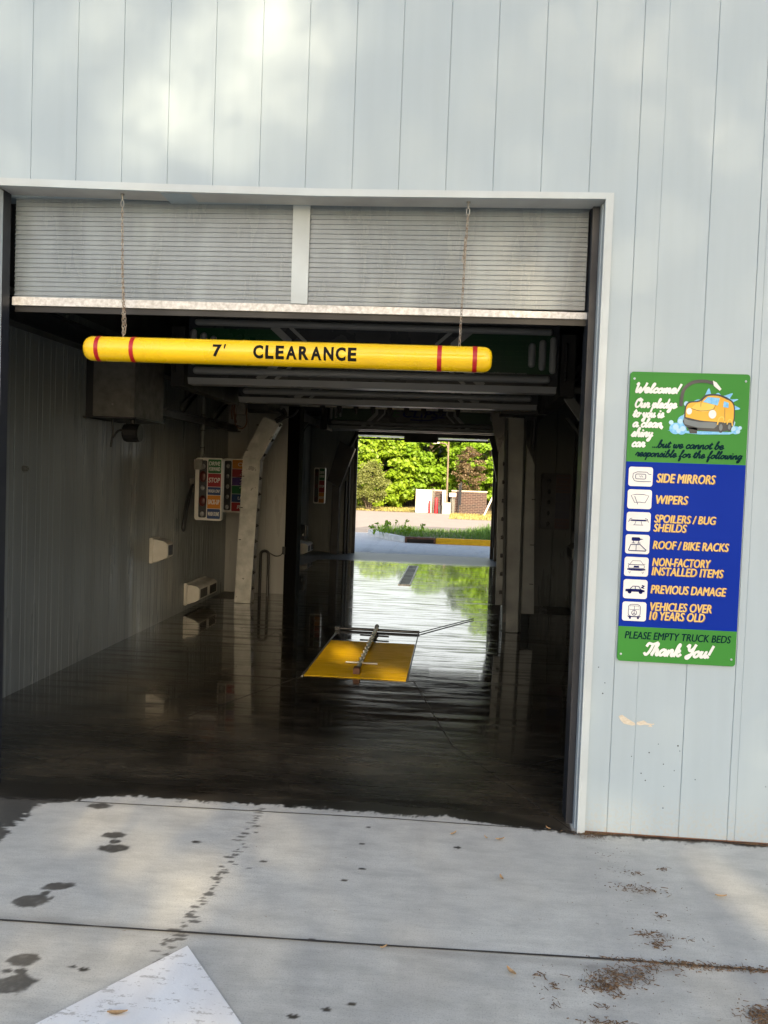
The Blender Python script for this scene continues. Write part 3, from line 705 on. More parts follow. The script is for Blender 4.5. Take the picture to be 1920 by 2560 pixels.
# bay floor
fy = np.concatenate([np.arange(.26, 6, .05), np.arange(6, 15.05, .1)]); fx = np.arange(XL-.01, XR+.02, .06)
XX, YY = np.meshgrid(fx, fy); V = np.stack([XX.ravel(), YY.ravel(), np.zeros(XX.size)], 1)
ny, nx = XX.shape; idx = np.arange(nx*ny).reshape(ny, nx); F = np.stack([idx[:-1, :-1], idx[:-1, 1:], idx[1:, 1:], idx[1:, :-1]], -1).reshape(-1, 4)
fl = np_mesh('bay_floor', V, F, 'concrete'); struct(fl)
wet = np.ones(XX.size); pool = np.zeros(XX.size)
for i, (x, y) in enumerate(zip(V[:, 0], V[:, 1])):
    n_ = fbm(x, y*.7, .9, 4)
    edge = 1-max(0, min(1, (abs(x+1.45)-1.75-.5*n_)/.35))*(y > 7)          # only the wheel lane is flooded near the exit
    front = max(0, min(1, (y-1.1-.8*n_)/.9))
    pool[i] = edge*(.25+.75*front)*(1 if y < 12.6 else max(0, 1-(y-12.6)/.8))*(1+.25*n_)
    wet[i] = 1 if y < 8 else max(0.0, min(1, edge+.75))*(1 if y < 12.8 else max(.78, 1-(y-12.8)/3))
for nm, A in (('wet', wet), ('pool', np.clip(pool, 0, 1)), ('stain', np.zeros(XX.size))):
    at = fl.data.attributes.new(nm, 'FLOAT', 'POINT'); at.data.foreach_set('value', A.astype(np.float32))
m = MB()
for (xa, ya, xb, yb) in ((-.03, .03, -.62, 1.26), (-.62, 1.26, -.95, 2.95), (-2.9, .5, -1.9, 2.95), (-.98, 5.2, -.45, 6.2), (-3.9, 5.2, -1.9, 5.2), (-.1, 1.0, XR, 1.9)):
    d = Vector((xb-xa, yb-ya)).normalized(); q = Vector((-d.y, d.x))*.003
    m.add([(xa-q.x, ya-q.y, .002), (xb-q.x, yb-q.y, .002), (xb+q.x, yb+q.y, .002), (xa+q.x, ya+q.y, .002)], [(0, 1, 2, 3)])
struct(m.build('floor_joints', 'joint'))

# outside behind: driveway, road, lawn, terrain (falls away from y=22)
def gz(y): return 0.0 if y < 22 else max(-.88, -.88*(y-22)/38)
def sheet(name, pts, dz, m_, cuts=(22.0, 60.0)):
    """pts: convex outline (x,y); follows the fall of the ground"""
    bm = bmesh.new(); vs = [bm.verts.new((x, y, 0)) for x, y in pts]; bm.faces.new(vs)
    for c in cuts: bmesh.ops.bisect_plane(bm, geom=bm.verts[:]+bm.edges[:]+bm.faces[:], plane_co=(0, c, 0), plane_no=(0, 1, 0))
    for v in bm.verts: v.co.z = gz(v.co.y)+dz
    me = bpy.data.meshes.new(name); bm.to_mesh(me); bm.free(); me.materials.append(MT[m_])
    o = bpy.data.objects.new(name, me); COL.objects.link(o); return o
struct(sheet('ground', [(-400, -300), (400, -300), (400, 600), (-400, 600)], -.03, 'terrain'))
struct(sheet('driveway', [(-9, 15.0), (8, 15.0), (8, 21.9), (-9, 21.9)], -.004, 'driveway'))
struct(sheet('road', [(-60, 21.9), (40, 21.9), (40, 44), (-60, 44)], -.012, 'roadpink'))
struct(sheet('asphalt_lane', [(-4.3, 23.6), (-3.6, 29.5), (30, 30.5), (30, 22.4), (-4.1, 22.4)], -.007, 'asphalt'))
struct(sheet('far_drive', [(-60, 44), (-1.0, 44), (-1.0, 60), (-60, 60)], -.011, 'roadpink'))
struct(sheet('lawn', [(-1.0, 44), (40, 44), (40, 95), (-1.0, 95)], -.010, 'lawn'))
struct(sheet('lawn', [(-60, 60), (-1.0, 60), (-1.0, 95), (-60, 95)], -.009, 'lawn'))
# white arrow painted on the forecourt
ax, ay = -1.566, -1.285
m = MB(); m.add([(ax, ay, .004), (-2.02, -1.98, .004), (-1.75, -1.98, .004), (-1.75, -3.2, .004), (-1.30, -3.2, .004), (-1.30, -1.98, .004), (-1.05, -2.0, .004), (-1.267, -1.687, .004)], [tuple(range(8))])
struct(m.build('painted_arrow', 'paint'))

# kerb island with storm drain
isl = thing('kerb', (-2.4, 19.5, 0), 'pale concrete kerb end curving back from the storm drain', 'kerb')
m = MB(); kz = .15
pts = [(-1.95, 18.40), (-2.35, 18.95), (-2.85, 20.0), (-3.2, 21.0), (-3.05, 21.1), (-2.68, 20.1), (-2.18, 19.1), (-1.95, 18.62)]
m.prism(pts, 'z', -.02, kz); m.build('kerb_stone', 'curb', isl, bevel=.02)
k2 = thing('kerb', (-.2, 18.5, 0), 'bright yellow painted kerb right of the storm drain', 'kerb')
m = MB(); m.box(-1.14, 6.0, 18.40, 18.60, -.02, kz); m.build('kerb_stone', 'kerbyellow', k2, bevel=.02)
dr = thing('storm_drain', (-1.55, 18.45, 0), 'rusty iron storm drain inlet set into the kerb', 'drain')
m = MB(); m.box(-1.945, -1.145, 18.39, 18.61, .105, .152); m.box(-1.945, -1.90, 18.395, 18.6, 0, .105); m.box(-1.19, -1.145, 18.395, 18.6, 0, .105); m.build('iron_frame', 'rust', dr)
m = MB(); m.box(-1.90, -1.19, 18.50, 18.6, 0, .104); m.build('inlet_mouth', 'black', dr)
struct(sheet('island_soil', [(-1.95, 18.62), (6, 18.61), (6, 22.3), (-3.0, 22.3), (-3.05, 21.0), (-2.2, 19.1)], .12, 'terrain'))

# grass on the island
def blades(name, pts, hgt, wd, m_, label):
    n = len(pts); P = np.array(pts); a = RNG.uniform(0, 2*np.pi, n); h = hgt*RNG.uniform(.5, 1.2, n)*P[:, 3]; ln = RNG.uniform(.1, .6, n)*h
    dx, dy = np.cos(a), np.sin(a); b = P[:, :3]; w_ = np.stack([-dy, dx, np.zeros(n)], 1)*wd
    mid = b+np.stack([dx*ln*.35, dy*ln*.35, h*.6], 1); tip = b+np.stack([dx*ln, dy*ln, h], 1)
    V = np.stack([b-w_, b+w_, mid+w_*.7, mid-w_*.7, tip+w_*.1, tip-w_*.1], 1).reshape(-1, 3); o = np.arange(n)[:, None]*6
    F = np.concatenate([o+np.array([0, 1, 2, 3]), o+np.array([3, 2, 4, 5])])
    return tag(np_mesh(name, V, F, m_), label, None, None, 'stuff')
pts = []
while len(pts) < 9000:
    x = random.uniform(-3.0, 6); y = random.uniform(18.65, 22.2)
    if x < -2.0-(y-18.7)*.42: continue
    dens = interp(x, [-3, -2, -1, 0, .5, 6], [.5, .6, .5, .8, 1, 1])
    if random.random() > dens: continue
    h = interp(x, [-3, -2, -1.2, -.6, .0, .6, 6], [.6, .75, .45, .5, .9, 1.4, 1.4])*(.7+.5*vn(x, y, 0, 2.5)+.2)
    pts.append((x, y, .12, h))
blades('tall_grass', pts, .25, .007, 'grassblade', 'tall green grass growing behind the kerb')
pts = [(random.uniform(-1, 8), random.uniform(44.5, 62), 0, random.uniform(.4, 1)) for _ in range(5000)]+[(random.uniform(-9, -1), random.uniform(60.3, 68), 0, random.uniform(.3, .9)) for _ in range(3500)]
pts = [(x, y, gz(y)-.01, h) for x, y, _, h in pts]
blades('dry_grass', pts, .16, .03, 'drygrass', 'sparse yellowing grass on the far verge')
# leafy weeds at the kerb end
wd_ = thing('weed', (-2.3, 19.3, .12), 'leafy weed clump behind the pale kerb end', 'weed')
m = MB(); C = []
for i in range(16):
    a = random.uniform(0, 6.28); l = random.uniform(.2, .42); x, y = -2.35+random.gauss(0, .35), 19.6+random.gauss(0, .3)
    tip = (x+.14*math.cos(a), y+.14*math.sin(a), .12+l); m.tube([(x, y, .1), (x+.05*math.cos(a), y+.05*math.sin(a), .12+l*.6), tip], .005, 5)
    for k in range(14): t = random.uniform(.2, 1); C.append((x+.14*t*math.cos(a)+random.gauss(0, .03), y+.14*t*math.sin(a)+random.gauss(0, .03), .12+l*t))
m.build('stem', 'grassblade', wd_); V, F = leaf_quads(np.array(C), .06); np_mesh('foliage', V, F, 'leaf', wd_)

# ================================================================== CLEARANCE BAR
BR = .0635; BY = .05; bx0, bx1 = -2.592, -.509
def bar_z(x): return 2.3315+(2.3225-2.3315)*(x-bx0)/(bx1-bx0)
bar = thing('clearance_bar', (-1.55, BY, 2.327), 'yellow headroom bar with red bands reading 7\' CLEARANCE', 'clearance bar')
m = MB(); n_ = 28
xs_ = []; rr = []
for t in np.linspace(0, 1, 9): xs_.append(bx0+.05*(1-math.cos(t*math.pi/2))); rr.append(max(.012, BR*(.25+.75*math.sin(t*math.pi/2)**.7) if t > 0 else .012))
for x in np.linspace(bx0+.06, bx1-.06, 30): xs_.append(x); rr.append(BR)
for t in np.linspace(1, 0, 9): xs_.append(bx1-.05*(1-math.cos(t*math.pi/2))); rr.append(max(.012, BR*(.25+.75*math.sin(t*math.pi/2)**.7) if t > 0 else .012))
m.tube([(x, BY, bar_z(x)) for x in xs_], rr, 40); m.build('bar_body', 'bar', bar, smooth=True)
for x in (-2.512, -2.328, -.768, -.594):
    m = MB(); m.tube([(x-.011, BY, bar_z(x)), (x+.011, BY, bar_z(x))], BR+.0012, 40, cap=False); m.build('red_band', 'red', bar, smooth=True)
def wrap_text(mb, body, x0, x1, z0, z1, **kw):
    t = MB(); put_text(t, body, x0, x1, z0, z1, 0, **kw)
    bm = bmesh.new(); vs = [bm.verts.new(v) for v in t.v]; bm.verts.ensure_lookup_table()
    for f in t.f:
        try: bm.faces.new([vs[i] for i in f])
        except ValueError: pass
    for z in np.linspace(z0, z1, 14)[1:-1]:
        bmesh.ops.bisect_plane(bm, geom=bm.verts[:]+bm.edges[:]+bm.faces[:], plane_co=(0, 0, z), plane_no=(0, 0, 1))
    for v in bm.verts:
        dz = v.co.z; v.co.y = BY-math.sqrt(max(0, (BR+.0012-v.co.y*1.0)**2-dz*dz)); v.co.z = bar_z(v.co.x)+dz
    bm.verts.index_update(); mb.add([tuple(v.co) for v in bm.verts], [tuple(v.index for v in f.verts) for f in bm.faces]); bm.free()
m = MB(); wrap_text(m, '7', -1.905, -1.858, -.031, .031, bold=0, off=.035); wrap_text(m, "'", -1.848, -1.838, .010, .034, bold=0, off=.03, shear=.2)
m.build('lettering', 'ink', bar); m = MB()
x = -1.697
for ch, wd in zip('CLEARANCE', (.050, .042, .042, .054, .050, .054, .050, .050, .043)):
    wrap_text(m, ch, x, x+wd, -.034, .034, bold=0, off=.042); x += wd+.0105
m.build('lettering', 'ink', bar)
m = MB(); m.tube([(-1.66, BY, bar_z(-1.66)), (-1.6585, BY, bar_z(-1.66))], BR+.0006, 40, cap=False); m.build('seam', 'bar', bar)

def chain(mb, p, q, link=.022, r=.0017):
    p, q = Vector(p), Vector(q); d = (q-p); L = d.length; d.normalize(); n = max(2, int(L/(link*.72)))
    o = d.orthogonal().normalized(); o2 = d.cross(o)
    for i in range(n):
        c = p+d*(L*(i+.5)/n); a = o if i % 2 else o2; pts = []
        for k in range(8):
            t = 2*math.pi*k/8; pts.append(c+d*(link*.5*math.cos(t))+a*(link*.27*math.sin(t)))
        pts.append(pts[0]); mb.tube(pts, r, 5, cap=False)
def hook(mb, p):
    x, y, z = p; mb.rod((x, y, z+.004), (x, y, z-.03), .004, 8); mb.disc((x, y, z), .010, 'z', .006)
    mb.tube([(x+.008*math.sin(t), y, z-.045+.018*math.cos(t)) for t in np.linspace(0, 2*math.pi, 14)], .003, 6)
c1 = thing('chain', (-2.40, BY, 2.75), 'doubled steel chain holding the left end of the yellow bar', 'chain')
m = MB(); hook(m, (-2.414, BY, 3.115)); m.build('eye_hook', 'steel', c1)
m = MB(); chain(m, (-2.414, BY, 3.05), (-2.393, BY, 2.392)); chain(m, (-2.412, BY+.004, 2.80), (-2.380, BY-.004, 2.43)); chain(m, (-2.380, BY-.004, 2.43), (-2.389, BY, 2.41)); m.build('chain_links', 'chain', c1)
c2 = thing('chain', (-.665, BY, 2.75), 'rusty knotted chain holding the right end of the yellow bar', 'chain')
m = MB(); hook(m, (-.655, BY, 3.092)); m.build('eye_hook', 'steel', c2)
m = MB(); chain(m, (-.655, BY, 3.03), (-.660, BY, 2.90)); chain(m, (-.660, BY, 2.90), (-.672, BY, 2.384)); chain(m, (-.657, BY-.006, 2.93), (-.672, BY-.01, 2.80)); chain(m, (-.664, BY-.008, 2.92), (-.664, BY-.006, 2.77)); m.build('chain_links', 'chain', c2)

# ================================================================== WALL SIGN
SX0, SX1, SZ1, SZ0 = .156, .717, 2.2755, .869
SY = -.012; sw, sh = SX1-SX0, SZ1-SZ0
def U(u): return SX0+u*sw
def Vz(v): return SZ1-v*sh
sg = thing('wall_sign', (.436, SY, .869), 'tall green and blue car wash disclaimer sign on the white siding', 'sign')
m = MB(); m.prism(rrect(SX0, SX1, SZ0, SZ1, .016), 'y', SY, -.0015); m.build('sign_panel', 's_green', sg)
m = MB(); m.box(SX0-.0004, SX1+.0004, SY-.0006, SY+.004, Vz(.8785), Vz(.308)); m.build('blue_field', 's_blue', sg)
y1 = SY-.0018
W_ = .0088
def line(m_, fn, sub=None):
    t = MB(); fn(t); o = t.build('lettering', m_, sg)
    if sub: t = MB(); sub(t); t.build('letter_shadow', 's_shadow', o)
for body, u0, u1, v, xh, wd in (('Welcome!', .035, .43, .070, .0215, .0105), ('Our pledge', .045, .40, .121, .021, W_), ('to you is', .035, .295, .154, .021, W_), ('a clean,', .035, .288, .188, .021, W_),
                                ('shiny', .03, .208, .221, .021, W_), ('car', .035, .148, .256, .021, W_), ('Thank You!', .22, .81, .974, .029, .0125)):
    line('s_white', lambda t: script(t, body, U(u0), U(u1), Vz(v), xh, y1, wd))
line('s_dark', lambda t: script(t, '...but we cannot be', U(.21), U(.81), Vz(.257), .0185, y1, .0066))
line('s_dark', lambda t: script(t, 'responsible for the following', U(.07), U(.965), Vz(.2885), .0175, y1, .0064))
line('s_dark', lambda t: put_text(t, 'PLEASE EMPTY TRUCK BEDS', U(.055), U(.955), Vz(.921), Vz(.895), y1, .015, .18))
for body, u0, u1, v0, v1 in (('SIDE MIRRORS', .26, .755, .3455, .377), ('WIPERS', .262, .535, .420, .450), ('SPOILERS / BUG', .258, .777, .487, .515), ('SHEILDS', .255, .535, .518, .546),
                             ('ROOF / BIKE RACKS', .256, .895, .577, .606), ('NON-FACTORY', .258, .752, .636, .665), ('INSTALLED ITEMS', .256, .862, .668, .697),
                             ('PREVIOUS DAMAGE', .256, .893, .730, .760), ('VEHICLES OVER', .258, .778, .790, .820), ('10 YEARS OLD', .254, .725, .822, .852)):
    line('s_yel', lambda t: put_text(t, body, U(u0), U(u1), Vz(v1), Vz(v0), y1-.0006, .020, .18), lambda t: put_text(t, body, U(u0)+.003, U(u1)+.003, Vz(v1)-.0022, Vz(v0)-.0022, y1, .026, .18))
ic = []
for i in range(7):
    v0 = .3255+.0778*i; a, b, c, d = U(.024), U(.228), Vz(v0+.0665), Vz(v0)
    t = MB(); t.prism(rrect(a, b, c, d, .012), 'y', y1, SY-.0005); ti = t.build('icon_tile', 's_white', sg)
    k = MB(); cx, cz = (a+b)/2, (c+d)/2; w_, h_ = (b-a)/2, (d-c)/2; yy = y1-.0008; q = .0030
    def L(P, wdt=q, cl=False): stroke(k, [(cx+p[0]*w_, cz+p[1]*h_) for p in P], wdt, yy, cl)
    def Fp(P): flat(k, [(cx+p[0]*w_, cz+p[1]*h_) for p in P], yy)
    if i == 0:
        L([(.85, .25), (.65, .28), (.5, .48), (-.3, .48), (-.62, .3), (-.66, -.1), (-.5, -.45), (-.1, -.52), (.85, -.5)], .0026); L(rrect(-.42, .42, -.24, .26, .12), .0026, True); L([(-.1, .08), (.02, -.06)], .002); L([(.05, .1), (.18, -.06)], .002)
    elif i == 1:
        L([(-.72, .38), (-.3, .5), (.3, .5), (.76, .38), (.46, -.36), (.0, -.30), (-.4, -.36)], .0026, True); L([(-.42, .3), (-.14, -.52)], .0026)
    elif i == 2:
        Fp([(-.72, .12), (-.6, .22), (.6, .22), (.72, .12), (.62, .06), (-.62, .06)]); L([(-.82, -.02), (-.7, .3), (-.55, .34)]); L([(.82, -.02), (.7, .3), (.55, .34)])
        L([(-.22, .04), (-.32, -.32)], .002); L([(.22, .04), (.3, -.32)], .002); L([(-.42, -.34), (.4, -.34)], .002)
    elif i == 3:
        L([(-.72, -.62), (-.56, -.06), (.22, -.02), (.74, -.6), (.7, -.68), (-.7, -.68)], .0042, True); L([(-.1, -.05), (-.1, -.6)]); Fp(rrect(-.5, .2, .34, .72, .1)); Fp([(.2, .6), (.5, .55), (.2, .44)])
        L([(-.35, .34), (-.35, .12)]); L([(.1, .34), (.1, .12)]); L([(-.45, .12), (-.22, .12)]); L([(.0, .12), (.22, .12)])
    elif i == 4:
        L([(-.56, .22), (-.34, .62), (.34, .62), (.58, .22)], .002); L([(-.7, .3), (-.56, .22), (.56, .22), (.72, .3)], .002); L(rrect(-.66, .66, -.16, .2, .08), .002, True); Fp([(-.24, -.1), (.24, -.1), (.2, .1), (-.2, .1)])
        Fp([(-.76, -.34), (-.74, -.2), (.74, -.2), (.76, -.34), (.4, -.42), (-.4, -.42)]); L([(-.62, -.52), (-.55, -.72), (-.48, -.52)], .002); L([(.48, -.52), (.55, -.72), (.62, -.52)], .002)
    elif i == 5:
        Fp([(-.82, -.02), (-.82, -.28), (.78, -.28), (.78, -.1), (.5, .0), (.42, .02), (-.34, .02)]); L([(-.42, .0), (-.22, .3), (.28, .3), (.44, .0)], .0035); L([(0, .3), (0, 0)])
        Fp(ell(-.46, -.3, .16, .19)); Fp(ell(.46, -.3, .16, .19)); Fp([(.46, .12), (.78, .05), (.66, .22), (.8, .34), (.6, .46), (.5, .4), (.62, .3), (.5, .26)])
    else:
        L(rrect(-.5, .5, -.52, .74, .3), .0026, True); L([(-.42, .2), (-.36, .58), (.36, .58), (.42, .2)], .002, True); L([(0, .58), (0, .2)], .002)
        L(ell(.0, -.14, .21, .26), .0026, True); L([(0, .1), (0, -.4)], .002); L([(0, -.14), (-.14, -.32)], .002); L([(0, -.14), (.14, -.32)], .002)
        Fp([(-.56, -.44), (-.5, -.6), (.5, -.6), (.56, -.44), (.4, -.5), (-.4, -.5)]); Fp(rrect(-.42, -.25, -.78, -.6, .04)); Fp(rrect(.25, .42, -.78, -.6, .04))
    k.build('pictogram', 's_navy', ti)
for u, v in ((.035, .024), (.965, .024), (.03, .976), (.965, .976)):
    m = MB(); m.sphere((U(u), SY-.001, Vz(v)), .0055, 10, 6, (1, .5, 1)); m.build('screw', 'trim', sg)
# printed picture: a plain yellow car under a wash hose
pic = MB(); flat(pic, [(U(.33), Vz(.197)), (U(.9), Vz(.197)), (U(.95), Vz(.192)), (U(.85), Vz(.205)), (U(.6), Vz(.208)), (U(.42), Vz(.203))], y1); 
for _ in range(1):
    for u, v, r in ((.40, .19, .05), (.47, .165, .055), (.52, .13, .05), (.58, .105, .04), (.45, .195, .04), (.9, .19, .035), (.86, .17, .03)): flat(pic, ell(U(u), Vz(v), r*.6, r*.55), y1-.0001*random.random())
    flat(pic, catmull([(U(.56), Vz(.10)), (U(.62), Vz(.083)), (U(.66), Vz(.05)), (U(.69), Vz(.075)), (U(.74), Vz(.065)), (U(.78), Vz(.075)), (U(.86), Vz(.065)), (U(.84), Vz(.085)), (U(.91), Vz(.085)), (U(.86), Vz(.10)), (U(.93), Vz(.118)), (U(.80), Vz(.12)), (U(.56), Vz(.10))], 4)[:-1], y1-.0003)
po = pic.build('printed_picture', 't_sky', sg)
def layer(name, m_, fn, dy):
    t = MB(); fn(t, y1-dy); t.build(name, m_, po)
def PU(*a): return [(U(u), Vz(v)) for u, v in a]
def bub(t, y):
    for u, v, r in ((.36, .17, .011), (.40, .185, .014), (.435, .165, .012), (.46, .19, .013), (.48, .145, .012), (.515, .115, .010), (.48, .105, .012), (.50, .175, .013), (.55, .10, .009), (.88, .185, .012), (.92, .195, .010), (.935, .182, .009), (.88, .165, .008), (.60, .095, .009), (.425, .197, .011)):
        flat(t, ell(U(u), Vz(v), r, r, 12), y-.00005*random.random())
layer('bubbles', 't_pale', bub, .0008)
layer('wash_hose', 't_dark', lambda t, y: stroke(t, catmull(PU((.435, .11), (.45, .06), (.52, .033), (.62, .027), (.70, .033)), 6), .016, y), .0010)
layer('hose_nozzle', 's_white', lambda t, y: flat(t, PU((.69, .024), (.72, .03), (.765, .052), (.75, .058), (.70, .042)), y), .0014)
layer('car_outline', 't_dark', lambda t, y: (flat(t, catmull(PU((.465, .155), (.47, .115), (.50, .098), (.585, .092), (.64, .072), (.74, .07), (.83, .083), (.88, .105), (.885, .16), (.86, .185), (.80, .195), (.70, .196), (.52, .19), (.46, .17), (.465, .155)), 4)[:-1], y),
      flat(t, PU((.50, .185), (.58, .185), (.58, .205), (.52, .205)), y)), .0012)
layer('car_body', 't_yel', lambda t, y: flat(t, catmull(PU((.478, .15), (.48, .118), (.51, .102), (.59, .097), (.65, .077), (.74, .075), (.82, .087), (.87, .107), (.875, .155), (.85, .165), (.72, .163), (.60, .16), (.478, .15)), 4)[:-1], y), .0016)
layer('bonnet', 't_lite', lambda t, y: flat(t, PU((.52, .12), (.56, .103), (.62, .10), (.72, .107), (.70, .125), (.62, .132)), y), .0020)
layer('windscreen', 't_sky', lambda t, y: (flat(t, PU((.615, .097), (.655, .08), (.755, .083), (.74, .108)), y), flat(t, PU((.79, .093), (.83, .098), (.83, .115), (.785, .113)), y)), .0022)
layer('bumper', 't_grey', lambda t, y: flat(t, PU((.46, .153), (.50, .160), (.60, .166), (.73, .166), (.745, .176), (.72, .186), (.58, .185), (.47, .174)), y), .0022)
layer('wheels', 't_dark', lambda t, y: (flat(t, ell(U(.775), Vz(.182), .014, .026), y), flat(t, ell(U(.845), Vz(.180), .011, .022), y)), .0024)
layer('headlights', 's_white', lambda t, y: (flat(t, ell(U(.505), Vz(.13), .013, .016), y), flat(t, ell(U(.70), Vz(.138), .018, .021), y)), .0026)
layer('wheel_arches', 't_lite', lambda t, y: (stroke(t, catmull(PU((.745, .172), (.76, .15), (.79, .148), (.805, .165)), 5), .006, y), stroke(t, catmull(PU((.825, .17), (.84, .155), (.86, .158), (.87, .175)), 5), .005, y)), .0028)
layer('panel_lines', 't_dark', lambda t, y: (stroke(t, catmull(PU((.52, .12), (.60, .128), (.70, .122), (.72, .107)), 5), .002, y), stroke(t, PU((.80, .118), (.805, .16)), .002, y), stroke(t, PU((.60, .10), (.60, .113)), .002, y), stroke(t, catmull(PU((.60, .097), (.65, .077), (.74, .075), (.82, .087)), 5), .0025, y)), .0030)
layer('wheel_hubs', 't_grey', lambda t, y: (flat(t, ell(U(.775), Vz(.182), .008, .016), y), flat(t, ell(U(.845), Vz(.180), .006, .012), y)), .0032)

# ================================================================== BAY EQUIPMENT
def gantry(y0, dz, label, eclipse, dep=1.8):
    g = thing('overhead_gantry', (-1.46, y0, 2.5+dz), label, 'wash gantry', 'overhead wash gantries')
    for y, front in ((y0, True), (y0+dep, False)):
        z = dz
        m = MB(); m.box(-3.10, .18, y+.03, y+.11, 2.555+z, 3.13+z); m.build('sign_board', 'cpanel', g)
        for sx in (-1, 1):
            cx = -1.46
            m = MB(); 
            P = [(cx+sx*1.60, 2.66+z), (cx+sx*1.60, 2.995+z), (cx+sx*.85, 2.995+z), (cx+sx*.72, 2.90+z), (cx+sx*.72, 2.80+z), (cx+sx*.86, 2.66+z)]
            m.prism(P, 'y', y+.021, y+.029); 
            if front:
                for r in range(6):
                    for c in range(15):
                        px, pz = cx+sx*(.92+.045*c), 2.72+.046*r+z
                        if px*sx > 0 or True: m.prism([(px-.015, pz), (px, pz-.008), (px+.015, pz), (px, pz+.008)], 'y', y+.017, y+.021)
            m.build('green_panel', 'gpanel', g)
            m = MB()
            for off, th in ((0, .062), (.15, .03)):
                a = cx+sx*(.86-off); 
                pl = [(a, 3.01+z), (a-sx*.13, 2.895+z), (a-sx*.13, 2.80+z), (a+sx*.02, 2.645+z), (a+sx*.12, 2.56+z)]
                stroke(m, pl, th, y+.015)
            m.build('bracket_stripe', 'tube', g)
            if front:
                m = MB()
                for k, (px, b, t) in enumerate(((1.592, 2.665, 2.985), (1.50, 2.69, 2.958), (1.41, 2.715, 2.93))):
                    x = cx+sx*px; m.capsule((x, y+.02, b+z), (x, y+.02, t+z), .031, 14)
                m.build('light_pill', 'tube', g, smooth=True)
        m = MB(); m.capsule((-3.04, y, 3.045+z), (.12, y, 3.02+z), .030, 16); m.build('light_tube', 'tube', g, smooth=True)
        m = MB(); m.capsule((-3.045, y, 2.615+z), (.115, y, 2.612+z), .033, 16); m.build('light_tube', 'tube', g, smooth=True)
        m = MB(); m.prism([(y-.045, 2.548+z), (y+.0, 2.552+z), (y+.12, 2.525+z), (y+.12, 2.49+z), (y-.02, 2.492+z)], 'x', -3.08, .165); m.build('bottom_flange', 'tube', g)
    m = MB(); m.box(-3.10, .18, y0+.11, y0+dep+.03, 3.02+dz, 3.10+dz); m.build('top_deck', 'cpanel', g)
    for sx in (-1, 1):
        cx = -1.46+sx*1.72
        m = MB(); m.box(cx-.06, cx+.06, y0-.02, y0+dep+.15, 2.47+dz, 3.0+dz)
        for k in range(8):
            m.tube([(cx-.02, y0-.03+.01*math.sin(t), 2.62+.04*k+dz+.02*math.cos(t)) for t in np.linspace(0, 6.28, 9)], .012, 5)
        m.build('end_carriage', 'black', g)
    if eclipse:
        m = MB(); put_text(m, 'E', -1.90, -1.72, 2.74+dz, 2.90+dz, y0+.012, .03, .2); m.build('lettering', 'gpanel', g)
        m = MB(); put_text(m, 'CLIPSE', -1.70, -.88, 2.74+dz, 2.88+dz, y0+.012, .03, .2); m.build('lettering', 's_navy', g)
        m = MB(); stroke(m, catmull([(-1.55, 2.70+dz), (-1.2, 2.70+dz), (-.95, 2.80+dz), (-1.05, 2.87+dz)], 6), .025, y0+.010); m.build('swoosh', 's_navy', g)
    else:
        m = MB(); put_text(m, 'CarwashSystems.com', -.52, -.09, 2.650+dz, 2.672+dz, y0+.0145, .01); m.build('lettering', 'tube', g)
    return g
g1 = gantry(3.3, 0, 'dark overhead gantry with light tubes just behind the yellow bar', False)
g2 = gantry(11.8, .10, 'dark overhead gantry above the far exit opening', True, .5)
# nozzle manifold of the first gantry
m = MB(); m.rod((-2.55, 5.9, 2.545), (.3, 5.9, 2.525), .022, 10); m.build('spray_manifold', 'steel', g1)
for k in range(9):
    x = -2.274+.2*k; m = MB(); m.rod((x-.03, 5.9, 2.541), (x+.03, 5.9, 2.540), .032, 10); m.rod((x, 5.9, 2.54), (x, 5.9, 2.475), .02, 10); m.rod((x, 5.9, 2.475), (x, 5.9, 2.455), .012, 8); m.build('spray_nozzle', 'black', g1)
m = MB(); m.box(-3.5, .45, 5.10+.12, 6.9, 2.60, 2.70); m.box(-3.4, -3.0, 6.2, 6.9, 2.50, 2.61); m.box(-.2, .3, 5.25, 6.2, 2.46, 2.61); m.build('carriage_beam', 'black', g1)
m = MB()
for a, b in (((-3.0, 6.75, 2.55), (-3.02, 6.72, 2.40)), ((-2.92, 6.7, 2.55), (-3.0, 6.70, 2.38))):
    mid = ((a[0]+b[0])/2+.08, a[1], (a[2]+b[2])/2); m.tube(catmull([a, mid, b], 6), .022, 8)
m.tube(catmull([(-2.72, 6.7, 2.55), (-2.78, 6.7, 2.47), (-2.93, 6.7, 2.42), (-3.0, 6.7, 2.37)], 6), .012, 7)
m.build('hose', 'black', g1)
m = MB(); 
for x0, dx, l in ((-3.42, .0, .20), (-3.39, .02, .24), (-3.36, -.02, .18)): m.tube(catmull([(x0, 6.1, 2.56), (x0-.01, 6.1, 2.45), (x0+dx, 6.1, 2.56-l)], 5), .011, 7)
m.tube(catmull([(-3.40, 6.1, 2.5), (-3.38, 6.1, 2.30), (-3.30, 6.1, 2.25), (-3.24, 6.1, 2.32), (-3.25, 6.1, 2.5)], 7), .008, 7); m.build('loose_cable', 'rust', g1)
m = MB(); m.box(-3.36, -3.25, 6.05, 6.18, 2.42, 2.56); m.build('junction_box', 'box', g1)

